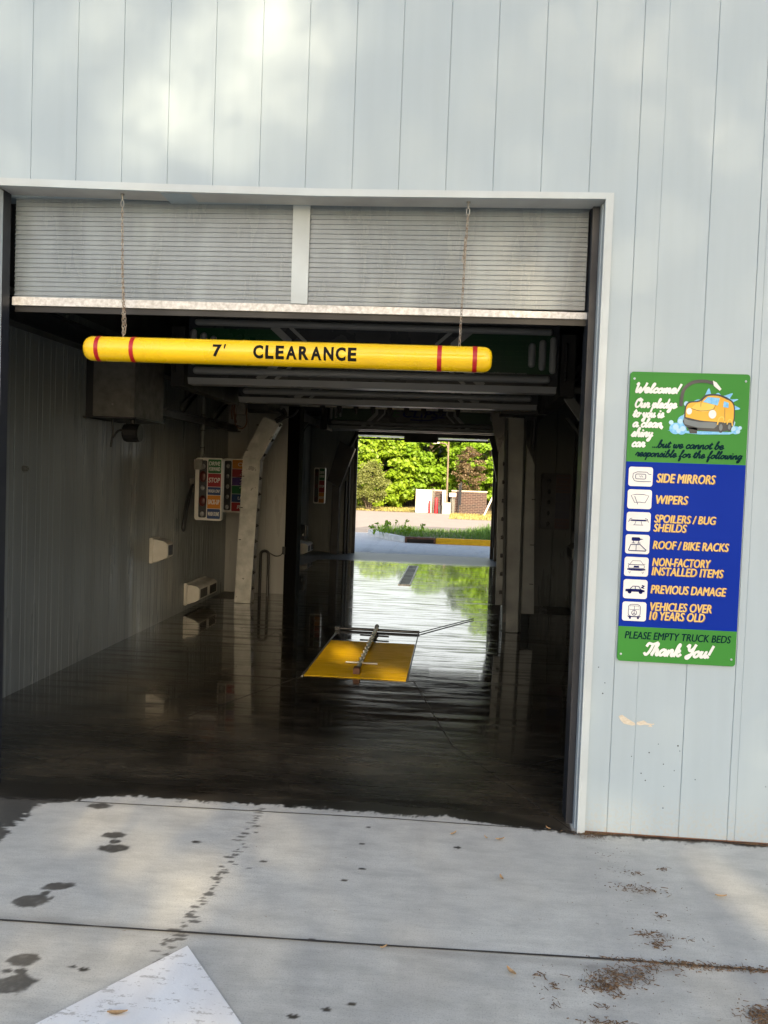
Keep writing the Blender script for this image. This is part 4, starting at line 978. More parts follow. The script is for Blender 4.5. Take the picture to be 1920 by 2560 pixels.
# left wash arm (leans inward at the top)
la = thing('wash_arm', (-3.39, 6.75, 0), 'stained aluminium wash arm bent inward on the left', 'wash arm', 'tall spray arms of the wash')
def arm_mesh(P, y0, y1, m_):  # P: list of (xl, xr, z)
    poly = [(p[0], p[2]) for p in P]+[(p[1], p[3]) for p in reversed(P)]
    m = MB(); m.prism(poly, 'y', y0, y1); return m
m = arm_mesh([(-3.50, -3.287, .005, .005), (-3.436, -3.208, 1.93, 1.878)], 6.75, 6.95, 'alu'); m.build('column', 'alu', la, bevel=.006)
m = arm_mesh([(-3.434, -3.206, 1.934, 1.882), (-3.178, -2.963, 2.45, 2.37)], 6.752, 6.95, 'alu'); m.build('inclined_head', 'alu', la, bevel=.006)
for k in range(11):
    t = k/10
    if t < .8: z = .2+1.65*t/.8; x = -3.287+.079*z/1.878-.012
    else: u = (t-.8)/.2*.8+.15; z = 1.88+.49*u; x = -3.206+.243*u-.012
    m = MB(); m.sphere((x+.012, 6.80, z), .020, 8, 6, (1, 1, 1.3)); m.rod((x+.005, 6.80, z), (x+.045, 6.80, z), .008, 7); m.build('spray_nozzle', 'black', la)
m = MB()
for x, z in ((-3.44, 1.66), (-3.45, 1.25), (-3.46, .83), (-3.40, 2.0), (-3.27, 2.33)):
    m.box(x, x+.03, 6.744, 6.752, z, z+.012)
m.build('slot', 'black', la)

# right wash arm: hexagonal column with side plates
ra = thing('wash_arm', (.03, 5.56, 0), 'upright grey wash arm column on the right of the wet floor', 'wash arm', 'tall spray arms of the wash')
def hexcol(x0, x1, y0, z0, z1, xt0, xt1, ch=.05, dp=.2):
    m = MB(); a = [(x0, y0+ch), (x0+ch*.8, y0), (x1-ch*.8, y0), (x1, y0+ch), (x1, y0+dp), (x0, y0+dp)]
    b = [(xt0, y0+ch), (xt0+ch*.8, y0), (xt1-ch*.8, y0), (xt1, y0+ch), (xt1, y0+dp), (xt0, y0+dp)]
    vs = [(x, y, z0) for x, y in a]+[(x, y, z1) for x, y in b]
    m.add(vs, [tuple(range(6)), tuple(range(11, 5, -1))]+[(i, (i+1) % 6, 6+(i+1) % 6, 6+i) for i in range(6)]); return m
hexcol(-.072, .138, 5.56, .004, 2.44, -.138, .112).build('column', 'alu2', ra, bevel=.004)
m = MB(); m.prism([(-.155, .30), (-.078, .30), (-.135, 2.20), (-.19, 2.03)], 'y', 5.64, 5.70); m.build('side_plate', 'alu2', ra)
m = MB(); m.prism([(.142, .21), (.286, .21), (.222, 1.92), (.122, 2.15)], 'y', 5.66, 5.72); m.build('side_plate', 'alu2', ra)
m = MB(); m.prism([(-.19, 2.03), (-.135, 2.20), (-.12, 2.52), (-.30, 2.48)], 'y', 5.705, 5.71); m.build('gusset_plate', 'cpanel', ra)
m = MB(); m.box(-.068, -.038, 5.5535, 5.561, .12, .22); m.box(.0, .035, 5.556, 5.561, .145, .149); m.build('slot', 'black', ra)
for k in range(8):
    z = .45+.21*k; m = MB(); m.tube([(-.094-.032*z/2.4-.02, 5.632, z), (-.094-.032*z/2.4+.012, 5.632, z)], .022, 10); m.rod((-.094-.032*z/2.4, 5.60, z), (-.094-.032*z/2.4, 5.64, z), .012, 8); m.build('spray_nozzle', 'black', ra)
m = MB()
for x, z in ((.23, 1.52), (.235, 1.0), (.245, .55)): m.box(x-.025, x+.02, 5.652, 5.661, z, z+.011)
m.tube([(-.045-.06*z/2.4, 5.5565, z) for z in np.linspace(.3, 2.3, 10)], .0035, 5); m.build('slot', 'black', ra)
m = MB(); m.rod((-.02, 5.66, 2.40), (-.01, 5.66, 2.56), .035, 12); m.rod((.07, 5.66, 2.42), (.07, 5.66, 2.56), .022, 10); m.rod((.2, 5.68, 2.1), (.21, 5.68, 2.56), .02, 8); m.build('hanger', 'darkmetal', ra)

# far arms standing at the exit
fa = thing('wash_arm', (-3.2, 14.3, 0), 'black silhouetted bent wash arm left of the exit', 'wash arm', 'tall spray arms of the wash')
arm_mesh([(-3.33, -3.17, .006, .006), (-3.33, -3.17, 1.5, 1.45)], 14.2, 14.4, '').build('column', 'guide', fa)
arm_mesh([(-3.44, -3.17, 1.60, 1.45), (-3.20, -2.86, 2.46, 2.30)], 14.2, 14.4, '').build('inclined_head', 'guide', fa)
m = MB(); m.rod((-3.0, 14.3, 2.3), (-2.85, 14.3, 2.62), .04, 8); m.rod((-3.05, 14.35, .01), (-3.05, 14.35, 1.6), .025, 8); m.rod((-2.98, 14.35, .01), (-2.98, 14.35, 1.9), .02, 8); m.build('hose', 'black', fa)
fb = thing('wash_arm', (.2, 14.3, 0), 'black silhouetted wash arm right of the exit', 'wash arm', 'tall spray arms of the wash')
P = [(.0, 2.62), (.08, 2.40), (.06, 2.36), (.13, 2.05), (.19, 1.75), (.20, .006), (.46, .006), (.46, 2.62)]
m = MB(); m.prism(P, 'y', 14.2, 14.4); m.build('column', 'guide', fb)
m = MB(); m.rod((.18, 14.18, .3), (.18, 14.18, 1.7), .015, 8); m.build('hose', 'black', fb)

# wall rails
rl = thing('wall_rail', (-3.6, 3.8, 2.28), 'dark steel rail running along the left bay wall', 'rail')
m = MB(); 
for z0, z1, x0, x1 in ((2.25, 2.262, -3.66, -3.56), (2.262, 2.322, -3.615, -3.605), (2.322, 2.334, -3.66, -3.56)): m.box(x0, x1, 3.8, 7.08, z0, z1)
m.build('beam', 'darkmetal', rl)
for y in (4.6, 6.4):
    m = MB(); m.box(-3.92, -3.66, y, y+.05, 2.25, 2.30); m.prism([(-3.91, 2.25), (-3.88, 2.25), (-3.66, 2.04), (-3.70, 2.04)], 'y', y, y+.05) if False else m.box(-3.66, -3.62, y, y+.05, 2.30, 2.32); m.build('bracket', 'alu2', rl)
r2_ = thing('wall_rail', (-3.75, 3, 2.75), 'dark gantry track beam high on the left wall', 'rail')
m = MB(); m.box(-3.82, -3.68, .62, 7.75, 2.69, 2.70); m.box(-3.76, -3.74, .62, 7.75, 2.70, 2.84); m.box(-3.82, -3.68, .62, 7.75, 2.84, 2.85); m.build('beam', 'darkmetal', r2_)
m = MB(); m.box(-3.915, -3.82, .7, 7.7, 2.72, 2.80); m.build('cable_tray', 'inwall', r2_)
for y in (3.5, 5.6, 6.95):
    m = MB(); m.prism([(-3.91, 2.36), (-3.91, 2.48), (-3.66, 2.695), (-3.74, 2.695)], 'y', y, y+.07); m.build('bracket', 'alu2', r2_)
r3 = thing('wall_rail', (.5, 3.5, 2.6), 'dark gantry track with diagonal braces on the right wall', 'rail')
m = MB(); m.box(.68, .82, .62, 7.75, 2.90, 2.91); m.box(.74, .76, .62, 7.75, 2.91, 3.04); m.box(.68, .82, .62, 7.75, 3.04, 3.05); m.build('beam', 'darkmetal', r3)
m = MB(); m.prism([(.24, 2.50), (.30, 2.545), (.46, 2.34), (.40, 2.28)], 'y', 3.48, 3.52); m.box(.27, .94, 3.5, 3.53, 2.52, 2.575); m.box(.40, .94, 3.47, 3.53, 2.28, 2.34); m.build('bracket', 'alu2', r3)
m = MB(); m.rod((.3, 3.45, 2.66), (.60, 3.0, 2.95), .035, 8); m.rod((.33, 3.45, 2.62), (.62, 3.0, 2.86), .018, 8); m.build('hose', 'black', r3)
m = MB(); m.prism([(.70, 2.56), (.74, 2.56), (.945, 2.30), (.945, 2.24)], 'y', 6.9, 6.96); m.build('bracket', 'alu2', r3)
r4 = thing('wall_rail', (-3.75, 11, 2.75), 'gantry track with pale bracket on the far left wall', 'rail')
m = MB(); m.box(-3.82, -3.68, 8.1, 14.7, 2.75, 2.90); m.build('beam', 'darkmetal', r4)
for y in (9.6, 12.6): 
    m = MB(); m.prism([(-3.91, 2.20), (-3.91, 2.36), (-3.60, 2.75), (-3.72, 2.75)], 'y', y, y+.08); m.build('bracket', 'alu2', r4)

# control box on the left wall
cb = thing('control_box', (-3.66, 3.2, 2.16), 'grey steel control box mounted high on the left wall', 'control box')
m = MB(); m.box(-3.835, -3.465, 3.0, 3.75, 2.165, 2.75); m.build('cabinet', 'box', cb, bevel=.006)
m = MB(); m.box(-3.80, -3.48, 2.992, 2.9985, 2.19, 2.73); dp = m.build('door', 'box', cb, bevel=.003)
m = MB(); m.box(-3.66, -3.49, 2.984, 2.9915, 2.235, 2.345); hp = m.build('hatch', 'box', dp, bevel=.002)
m = MB(); m.disc((-3.648, 2.982, 2.268), .009, 'y', .006); m.build('latch', 'steel', hp)
m = MB(); m.box(-3.92, -3.835, 3.05, 3.7, 2.15, 2.75); m.box(-3.92, -3.44, 2.99, 3.76, 2.15, 2.163); m.build('bracket', 'darkmetal', cb)
m = MB(); m.rod((-3.53, 3.15, 2.15), (-3.53, 3.15, 2.08), .02, 8); m.rod((-3.58, 3.1, 2.03), (-3.44, 3.1, 2.03), .075, 18); m.rod((-3.56, 3.1, 2.03), (-3.46, 3.1, 2.03), .083, 12); m.build('motor', 'black', cb)
m = MB(); m.tube(catmull([(-3.70, 3.1, 2.15), (-3.69, 3.1, 2.03), (-3.705, 3.1, 1.90)], 6), .009, 7); m.tube(catmull([(-3.58, 3.1, 2.05), (-3.64, 3.1, 2.045), (-3.69, 3.1, 1.98)], 6), .009, 7); m.build('cable', 'black', cb)

# wall dryer nozzles
def vent(y0, y1, z0, z1, dep, slots, label, x=XL):
    v = thing('wall_nozzle', (x, (y0+y1)/2, z0), label, 'nozzle housing', 'beige nozzle housings on the left wall')
    h = z1-z0; s = 1
    m = MB(); m.box(x+.002, x+.04, y0-.015, y1+.015, z0-.012, z1+.012); m.build('wall_flange', 'beige', v, bevel=.004)
    m = MB(); m.prism([(x+.04, z0), (x+dep*.72, z0+h*.13), (x+dep, z0+h*.26), (x+dep, z1-h*.20), (x+dep*.78, z1-h*.07), (x+.04, z1)], 'y', y0, y1); m.build('housing', 'beige', v, bevel=.005)
    L_ = (y1-y0)/slots
    for k in range(slots):
        m = MB(); m.box(x+dep-.02, x+dep+.002, y0+L_*(k+.14), y0+L_*(k+.86), z0+h*.31, z1-h*.25); m.build('outlet', 'black', v)
    return v
vent(4.72, 4.92, .715, .965, .20, 1, 'beige nozzle housing at mid height on the left wall')
vent(5.95, 6.75, .08, .325, .19, 2, 'beige twin-slot nozzle housing low on the left wall')
vent(13.35, 14.1, .03, .29, .24, 2, 'beige nozzle housing low beside the exit, far end')
m = MB(); m.box(-3.0, -3.0, 0, 0, 0, 0)
rv = thing('wall_nozzle', (XR, 7.6, .7), 'grey nozzle housing on the dark right wall', 'nozzle housing')
m = MB(); m.prism([(XR-.003, .70), (XR-.12, .73), (XR-.16, .80), (XR-.16, .92), (XR-.1, .96), (XR-.003, .98)], 'y', 6.4, 6.9); m.build('housing', 'alu2', rv, bevel=.005)
m = MB(); m.box(XR-.164, XR-.15, 6.45, 6.85, .81, .91); m.build('outlet', 'black', rv)

# instruction boards
def board(cx, y, z0, z1, wd, yaw, label, panels, lampmode, dark=False, lf=.48, group='instruction boards in the wash bay'):
    b = thing('instruction_board', (cx, y, z0), label, 'instruction board', group)
    w2 = wd/2; h = z1-z0; xm = -w2+wd*lf
    R_ = Matrix.Translation((cx, y, z0)) @ Matrix.Rotation(yaw, 4, 'Z')
    def bd(m, name, mm, par, **k):
        m.v = [tuple(R_ @ Vector(p)) for p in m.v]; return m.build(name, mm, par, **k)
    m = MB(); m.prism(rrect(-w2, w2, 0, h, .03), 'y', 0, .07); bd(m, 'board_frame', 'boardwhite' if not dark else 'darkmetal', b)
    m = MB(); m.prism(rrect(-w2+.05 if lampmode == 'traffic' else -w2+.02, xm-.012, .03, h-.03, .02), 'y', -.004, -.0006); bd(m, 'lamp_recess', 'darkmetal', b)
    n_ = len(panels); tot = sum(p[2] for p in panels); z = h-.016
    for k, (txt, c, wt) in enumerate(panels):
        ph = (h-.032)*wt/tot; za, zb = z-ph+.005, z; z -= ph
        m = MB(); m.prism(rrect(xm, w2-.012, za, zb, .004 if 0 < k < n_-1 else .012), 'y', -.004, -.0006); pn = bd(m, 'message_panel', c, b)
        lines = txt.split('\n') if txt else []
        if lines:
            m = MB(); lh = min((zb-za)/(len(lines)+1.2), .062)
            for q, t in enumerate(lines):
                zc = (za+zb)/2+(len(lines)/2-.5-q)*lh*1.25; ww = min((w2-.012-xm)*.88, lh*.62*len(t)+.01)
                xc = (xm+w2-.012)/2; put_text(m, t, xc-ww/2, xc+ww/2, zc-lh*.46, zc+lh*.46, -.0052, .02, .15)
            bd(m, 'lettering', 'boardwhite' if not dark else 'l_navy', pn)
    if lampmode == 'traffic':
        for zz, big in ((.86, 0), (.70, 1), (.52, 0), (.31, 1), (.10, 0)):
            m = MB(); x = (-w2+.05+xm-.012)/2
            if big: m.sphere((x, -.006, zz*h), .048, 16, 10, (.95, .45, 1.35)); bd(m, 'lens', 'lens_red', b, smooth=True)
            else: m.sphere((x, -.006, zz*h), .026, 14, 8, (1, .6, 1.2)); bd(m, 'lens', 'bulb', b, smooth=True)
    else:
        for k in range(5 if lampmode == 'bulbs' else 3):
            m = MB(); x = (-w2+.02+xm-.012)/2
            if lampmode == 'bulbs': m.sphere((x, -.006, h*(.1+.19*k)), .024, 14, 8, (1, .6, 1.3)); bd(m, 'lens', 'bulb' if not dark else 'darkmetal', b, smooth=True)
            else: m.sphere((x, -.006, h*(.14+.34*k)), .034, 14, 8, (1, .6, 1.4)); bd(m, 'lens', 'lens_red', b, smooth=True)
    return b
P1 = [('DRIVE\nFORWARD', 'l_green', 1.1), ('STOP', 'l_red', 1.05), ('WASH ON?', 'l_blue', .64), ('BACK-UP', 'l_orange', 1.05), ('WASH DONE', 'l_blue', .8)]
b1 = board(-3.52, 5.5, 1.145, 1.87, .325, rad(-4), 'white framed light board reading DRIVE FORWARD, STOP, BACK-UP', P1, 'traffic')
m = MB(); m.box(-3.675, -3.59, 5.44, 5.49, 1.73, 1.85); m.build('wiring_box', 'box', b1)
P2 = [('Clear', 'l_orange', 1.1), ('Bug\nClean', 'l_red', 1), ('Wheel\nClean', 'l_purple', 1), ('Triple\nPre', 'l_green', 1), ('Under', 'l_blue', 1), ('Rinse', 'l_red', 1.1)]
board(-3.57, 7.15, 1.165, 1.895, .475, rad(-3), 'board of coloured wash options half hidden behind the bent arm', P2, 'bulbs', lf=.27)
P3 = [('DRIVE\nFORWARD', 'l_green', 1.1), ('STOP', 'l_red', 1.1), ('BACK-UP', 'l_orange', .95)]
board(-3.42, 13.0, 1.13, 1.86, .235, rad(-3), 'small green, red and orange light board by the exit', P3, 'three')
P4 = [('Waxing\nCoat', 'l_wine', 1.15), ('Clear Coat\nProtectant', 'l_wine', 1), ('Triple\nDry', 'l_navy', 1), ('Pre\nRinse', 'l_navy', 1), ('Under', 'l_navy', 1), ('Spot Free\nRinse', 'l_wine', 1.15)]
board(.715, 7.70, 1.08, 1.855, .40, rad(2), 'dark unlit option board on the right end wall', P4, 'bulbs', True)
# hanger pole of the first board and the tie cables
pl = thing('hanger_pole', (-3.62, 5.55, 1.85), 'grey conduit pole hanging above the DRIVE FORWARD board', 'pole')
m = MB(); m.rod((-3.62, 5.56, 1.80), (-3.62, 5.56, 2.72), .024, 12); m.build('conduit', 'alu2', pl)
m = MB(); 
for z in (1.98, 2.18, 2.36): m.rod((-3.62, 5.56, z), (-3.62, 5.56, z+.012), .027, 12)
m.tube(catmull([(-3.592, 5.53, 2.0), (-3.585, 5.53, 1.93), (-3.62, 5.53, 1.86), (-3.66, 5.5, 1.84)], 5), .005, 6); m.build('cable_tie', 'black', pl)
# hose on the left wall, bollard hoop, socket
hs = thing('hose', (-3.9, 5.9, 1.05), 'blue-grey hose looped from a bracket on the left wall', 'hose')
m = MB(); m.tube(catmull([(-3.88, 6.1, 1.55), (-3.87, 5.98, 1.50), (-3.87, 5.85, 1.28), (-3.875, 5.75, 1.03), (-3.87, 5.72, 1.01), (-3.87, 5.70, 1.06), (-3.875, 5.80, 1.30), (-3.88, 6.02, 1.52)], 6), .018, 8); m.build('hose_loop', 'darkmetal', hs)
m = MB(); m.box(-3.918, -3.86, 6.05, 6.12, 1.46, 1.62); m.build('bracket', 'box', hs)
hp_ = thing('pipe_hoop', (-3.28, 7.55, 0), 'black pipe hoop standing in front of the panelled end wall', 'pipe hoop')
m = MB(); xx = (-3.345, -3.235); m.tube([(xx[0], 7.55, .003), (xx[0], 7.55, .58)]+[(-3.29-.055*math.cos(t), 7.55, .58+.05*math.sin(t)) for t in np.linspace(0, math.pi, 9)]+[(xx[1], 7.55, .58), (xx[1], 7.55, .003)], .020, 10); m.build('hoop', 'black', hp_)
sk = thing('wall_socket', (-3.06, 7.78, .62), 'small dark socket with a cable on the panelled end wall', 'socket')
m = MB(); m.box(-3.085, -3.045, 7.755, 7.799, .57, .68); m.build('socket_box', 'darkmetal', sk)
m = MB(); m.tube(catmull([(-3.07, 7.75, .62), (-3.10, 7.74, .56), (-3.16, 7.68, .55), (-3.225, 7.575, .60)], 7), .006, 6); m.build('cable', 'black', sk)
ft = thing('wall_fitting', (-3.91, 1.97, 1.69), 'small round pipe fitting on the near left wall', 'fitting')
m = MB(); m.disc((-3.90, 1.97, 1.69), .022, 'x', .03, 16); m.disc((-3.88, 1.97, 1.69), .009, 'x', .02, 12); m.build('flange', 'box', ft)
ex = thing('wall_equipment', (-3.86, 13.6, .35), 'dark valve cluster on the wall beside the exit', 'valve')
m = MB(); m.box(-3.915, -3.72, 13.2, 13.34, .36, .68); m.rod((-3.7, 13.18, .45), (-3.7, 13.18, .66), .04, 10); m.build('valve_body', 'darkmetal', ex)
m = MB(); m.disc((-3.74, 13.19, .47), .028, 'y', .012, 14); m.build('gauge', 'boardwhite', ex)

# floor plate with the underbody sprayer
fp = thing('floor_plate', (-1.46, 3.8, 0), 'yellow ribbed steel plate set in the wet bay floor', 'floor plate')
m = MB(); P = []; y = 2.955
while y < 4.55: P += [(y, .006), (y+.012, .009), (y+.024, .006)]; y += .05
P.append((4.56, .006)); n = len(P)
m.add([(-1.895, y, z) for y, z in P]+[(-1.02, y, z) for y, z in P], [(i, i+1, n+i+1, n+i) for i in range(n-1)])
m.add([(-1.895, 2.955, .002), (-1.02, 2.955, .002), (-1.02, 2.955, .006), (-1.895, 2.955, .006)], [(0, 1, 2, 3)]); m.add([(-1.895, 4.56, .002), (-1.02, 4.56, .002), (-1.02, 4.56, .006), (-1.895, 4.56, .006)], [(0, 1, 2, 3)])
m.build('plate', 'plate', fp)
m = MB(); m.box(-1.912, -1.902, 2.93, 5.2, .002, .008); m.build('edge_angle', 'steel', fp)
m = MB(); m.box(-1.015, -1.006, 2.95, 5.2, .002, .007); m.build('edge_angle', 'darkmetal', fp)
m = MB(); m.rod((-1.90, 5.2, .018), (-1.0, 5.2, .018), .016, 10); m.box(-1.94, -1.89, 5.16, 5.23, .002, .04); m.build('cross_pipe', 'darkmetal', fp)
us = thing('underbody_sprayer', (-1.5, 4, .02), 'metal spray manifold with cross bars lying along the yellow plate', 'sprayer')
m = MB(); m.rod((-1.455, 3.12, .040), (-1.475, 5.12, .040), .019, 12); m.build('manifold', 'steel', us)
for k in range(11):
    y = 3.3+.165*k; x = -1.456-.01*(y-3.1); m = MB(); m.rod((x-.010, y, .054), (x-.010, y, .074), .007, 7); m.rod((x+.014, y+.07, .050), (x+.026, y+.07, .064), .007, 7); m.build('spray_nozzle', 'steel', us)
m = MB(); m.rod((-1.60, 3.46, .026), (-1.31, 3.45, .026), .008, 8); m.build('cross_bar', 'beige', us)
m = MB(); m.rod((-1.62, 4.82, .026), (-1.31, 4.80, .026), .009, 8); m.build('cross_bar', 'darkmetal', us)
m = MB(); m.box(-1.483, -1.427, 3.04, 3.13, .016, .066); m.build('end_block', 'rust', us)
m = MB(); m.rod((-1.475, 5.1, .040), (-1.478, 5.24, .055), .024, 10); m.build('coupling', 'steel', us)
rd = thing('floor_hose', (-.75, 5.7, .01), 'thin dark pipe on the floor running right from the yellow plate', 'pipe')
m = MB(); m.tube(catmull([(-1.0, 5.2, .014), (-.8, 5.58, .013), (-.52, 6.1, .012), (-.38, 6.35, .012)], 6), .006, 8); m.build('pipe_run', 'darkmetal', rd)
gr = thing('floor_drain', (-1.43, 10.9, 0), 'narrow slotted drain grate in the flooded floor lane', 'drain')
m = MB(); m.box(-1.525, -1.505, 9.42, 12.44, .002, .012); m.box(-1.345, -1.325, 9.42, 12.44, .002, .012); m.box(-1.505, -1.345, 9.42, 9.44, .002, .012); m.box(-1.505, -1.345, 12.42, 12.44, .002, .012); m.build('frame', 'steel', gr)
m = MB(); y = 9.46
while y < 12.4: m.box(-1.503, -1.347, y, y+.035, .003, .010); y += .06
m.build('grate', 'darkmetal', gr)

# ================================================================== BEYOND THE EXIT
def along(x60, y): return CAM.x+(x60-CAM.x)*(y-CAM.y)/(60-CAM.y)
GB = -.88
# brick enclosure wall
bw = thing('brick_wall', (.45, 60, GB), 'low dark brick enclosure wall with a pale stone cap', 'wall')
m = MB(); m.box(-.95, 1.66, 60.0, 60.3, GB, .80); m.build('brickwork', 'brick', bw)
m = MB(); m.box(-.97, 1.70, 59.96, 60.34, .80, .90); m.build('cap_stone', 'stone', bw, bevel=.02)
bw2 = thing('brick_wall', (-1.8, 60.5, GB), 'short brick return wall behind the red bollards', 'wall')
m = MB(); m.box(-2.45, -1.35, 60.5, 60.75, GB, .78); m.build('brickwork', 'brick', bw2); m = MB(); m.box(-2.47, -1.33, 60.47, 60.78, .78, .88); m.build('cap_stone', 'stone', bw2)
gt = thing('gate_panel', (-3, 59.8, GB), 'cream enclosure gate panel left of the red bollards', 'gate')
m = MB(); m.box(-3.62, -2.35, 59.75, 59.80, GB+.03, .86); m.build('panel', 'whitepanel', gt)
m = MB(); m.rod((-3.60, 59.72, GB), (-3.60, 59.72, .92), .03, 8); m.rod((-2.38, 59.72, GB), (-2.38, 59.72, .95), .05, 8); m.rod((-2.26, 59.75, GB), (-2.26, 59.75, .98), .04, 8); m.build('gate_post', 'steel', gt)
gt2 = thing('gate_panel', (-1.55, 59.9, GB), 'narrow cream gate leaf behind the lamp pole', 'gate')
m = MB(); m.box(-1.62, -1.36, 59.85, 59.9, GB+.05, .84); m.build('panel', 'whitepanel', gt2); m = MB(); m.rod((-1.64, 59.87, GB), (-1.64, 59.87, .88), .03, 8); m.build('gate_post', 'steel', gt2)
for x, hgt, r, lab in ((-2.55, .95, .085, 'shorter red bollard next to the cream gate panel'), (-2.05, 1.18, .115, 'taller red bollard in front of the brick return wall')):
    b = thing('bollard', (x, 59.4, GB), lab, 'bollard', 'red bollards at the enclosure'); m = MB(); m.capsule((x, 59.4, GB-.05), (x, 59.4, GB+hgt), r, 14); m.build('post', 'bollred', b, smooth=True)
bn = thing('waste_bin', (-1.72, 59.6, GB), 'dark grey bin between the red bollard and lamp base', 'bin')
m = MB(); m.prism([(-1.88, GB), (-1.52, GB), (-1.50, GB+.55), (-1.90, GB+.55)], 'y', 59.45, 59.8); m.build('bin_body', 'darkmetal', bn); m = MB(); m.box(-1.92, -1.48, 59.43, 59.82, GB+.55, GB+.62); m.build('lid', 'black', bn)
lp = thing('street_lamp', (-1.30, 59.0, GB), 'bronze lamp pole on a concrete pier, arm pointing left', 'street lamp')
m = MB(); m.box(-1.60, -.98, 58.7, 59.3, GB, GB+.86); m.build('concrete_base', 'stone', lp, bevel=.03)
m = MB(); m.box(-1.43, -1.15, 58.86, 59.14, GB+.86, GB+.90); m.tube([(-1.29, 59, GB+.88), (-1.31, 59, 4.75)], [.075, .060], 12); m.build('pole', 'pole', lp)
m = MB(); m.tube(catmull([(-1.36, 59, 3.7), (-1.38, 59, 4.05), (-1.5, 59, 4.26), (-1.75, 59, 4.32), (-2.0, 59, 4.33)], 6), .045, 8); m.build('arm', 'pole', lp)
m = MB(); m.prism([(-2.45, 4.28), (-2.0, 4.28), (-1.98, 4.38), (-2.4, 4.40)], 'y', 58.85, 59.15); m.build('lamp_head', 'whitepanel', lp)
mb_ = thing('meter_sign', (-.8, 59.2, GB), 'small white number sign right of the lamp pole', 'sign')
m = MB(); m.box(-1.12, -.62, 59.15, 59.2, .42, .70); m.build('plate', 'whitepanel', mb_); m = MB(); put_text(m, '51', -1.0, -.76, .47, .66, 59.145, .03); m.build('lettering', 'ink', mb_); m = MB(); m.rod((-.87, 59.22, GB), (-.87, 59.22, .5), .03, 8); m.build('post', 'steel', mb_)
ub = thing('utility_box', (-.85, 59.5, GB), 'grey utility box behind the lamp base', 'utility box')
m = MB(); m.box(-1.02, -.70, 59.45, 59.7, GB, .35); m.build('cabinet', 'alu2', ub, bevel=.02)
gp = thing('green_post', (-.42, 59.4, GB), 'dark green post in front of the brick wall', 'post')
m = MB(); m.rod((-.42, 59.4, GB), (-.40, 59.4, 1.35), .045, 8); m.rod((-.30, 59.42, -.2), (-.28, 59.42, 1.5), .06, 8); m.build('post', 'guide', gp)
lw = thing('leaning_pole', (1.6, 56, -.8), 'white pole leaning by the dry verge on the right', 'pole')
m = MB(); m.rod((along(1.47, 57), 57, -.86), (along(2.12, 57), 57, .62), .06, 10); m.build('pole', 'whitepanel', lw)
# fence of dark boards behind
fn = thing('board_fence', (-6, 64, GB), 'dark board fence in the shade behind the tree trunks', 'fence')
m = MB(); x = -16.0
while x < 6: m.box(x, x+.19, 74.0, 74.04, GB, .62+.03*math.sin(x*7)); x += .2
m.build('boards', 'fencewood', fn); m = MB()
for x in range(-16, 7, 2): m.box(x, x+.1, 74.05, 74.15, GB, .7)
m.build('fence_post', 'bark', fn)
# parked car, mostly hidden at the left
car = thing('parked_car', (-10.4, 62, GB), 'dark parked car by the olive shrub, left of the exit view', 'car')
m = MB(); yz = [(-12.6, .32), (-12.6, .75), (-12.3, .95), (-11.6, 1.02), (-11.1, 1.48), (-9.6, 1.52), (-9.0, 1.05), (-8.35, .92), (-8.25, .6), (-8.3, .32)]
m.prism([(a, b+GB) for a, b in yz], 'y', 61.2, 62.9); m.build('body', 'cardark', car, bevel=.08)
for x in (-11.75, -9.15):
    for yy in (61.15, 62.75):
        m = MB(); m.rod((x, yy, GB+.33), (x, yy+.2, GB+.33), .33, 20); wh = m.build('wheel', 'black', car); m = MB(); m.rod((x, yy-.006, GB+.33), (x, yy-.001, GB+.33), .2, 16); m.build('rim', 'steel', wh)
m = MB(); m.prism([(a, b+GB) for a, b in [(-11.5, 1.04), (-11.05, 1.42), (-10.4, 1.45), (-10.4, 1.04)]], 'y', 61.19, 61.199); m.prism([(a, b+GB) for a, b in [(-10.3, 1.04), (-10.3, 1.45), (-9.7, 1.45), (-9.15, 1.06)]], 'y', 61.19, 61.199); m.build('side_window', 'glass', car)

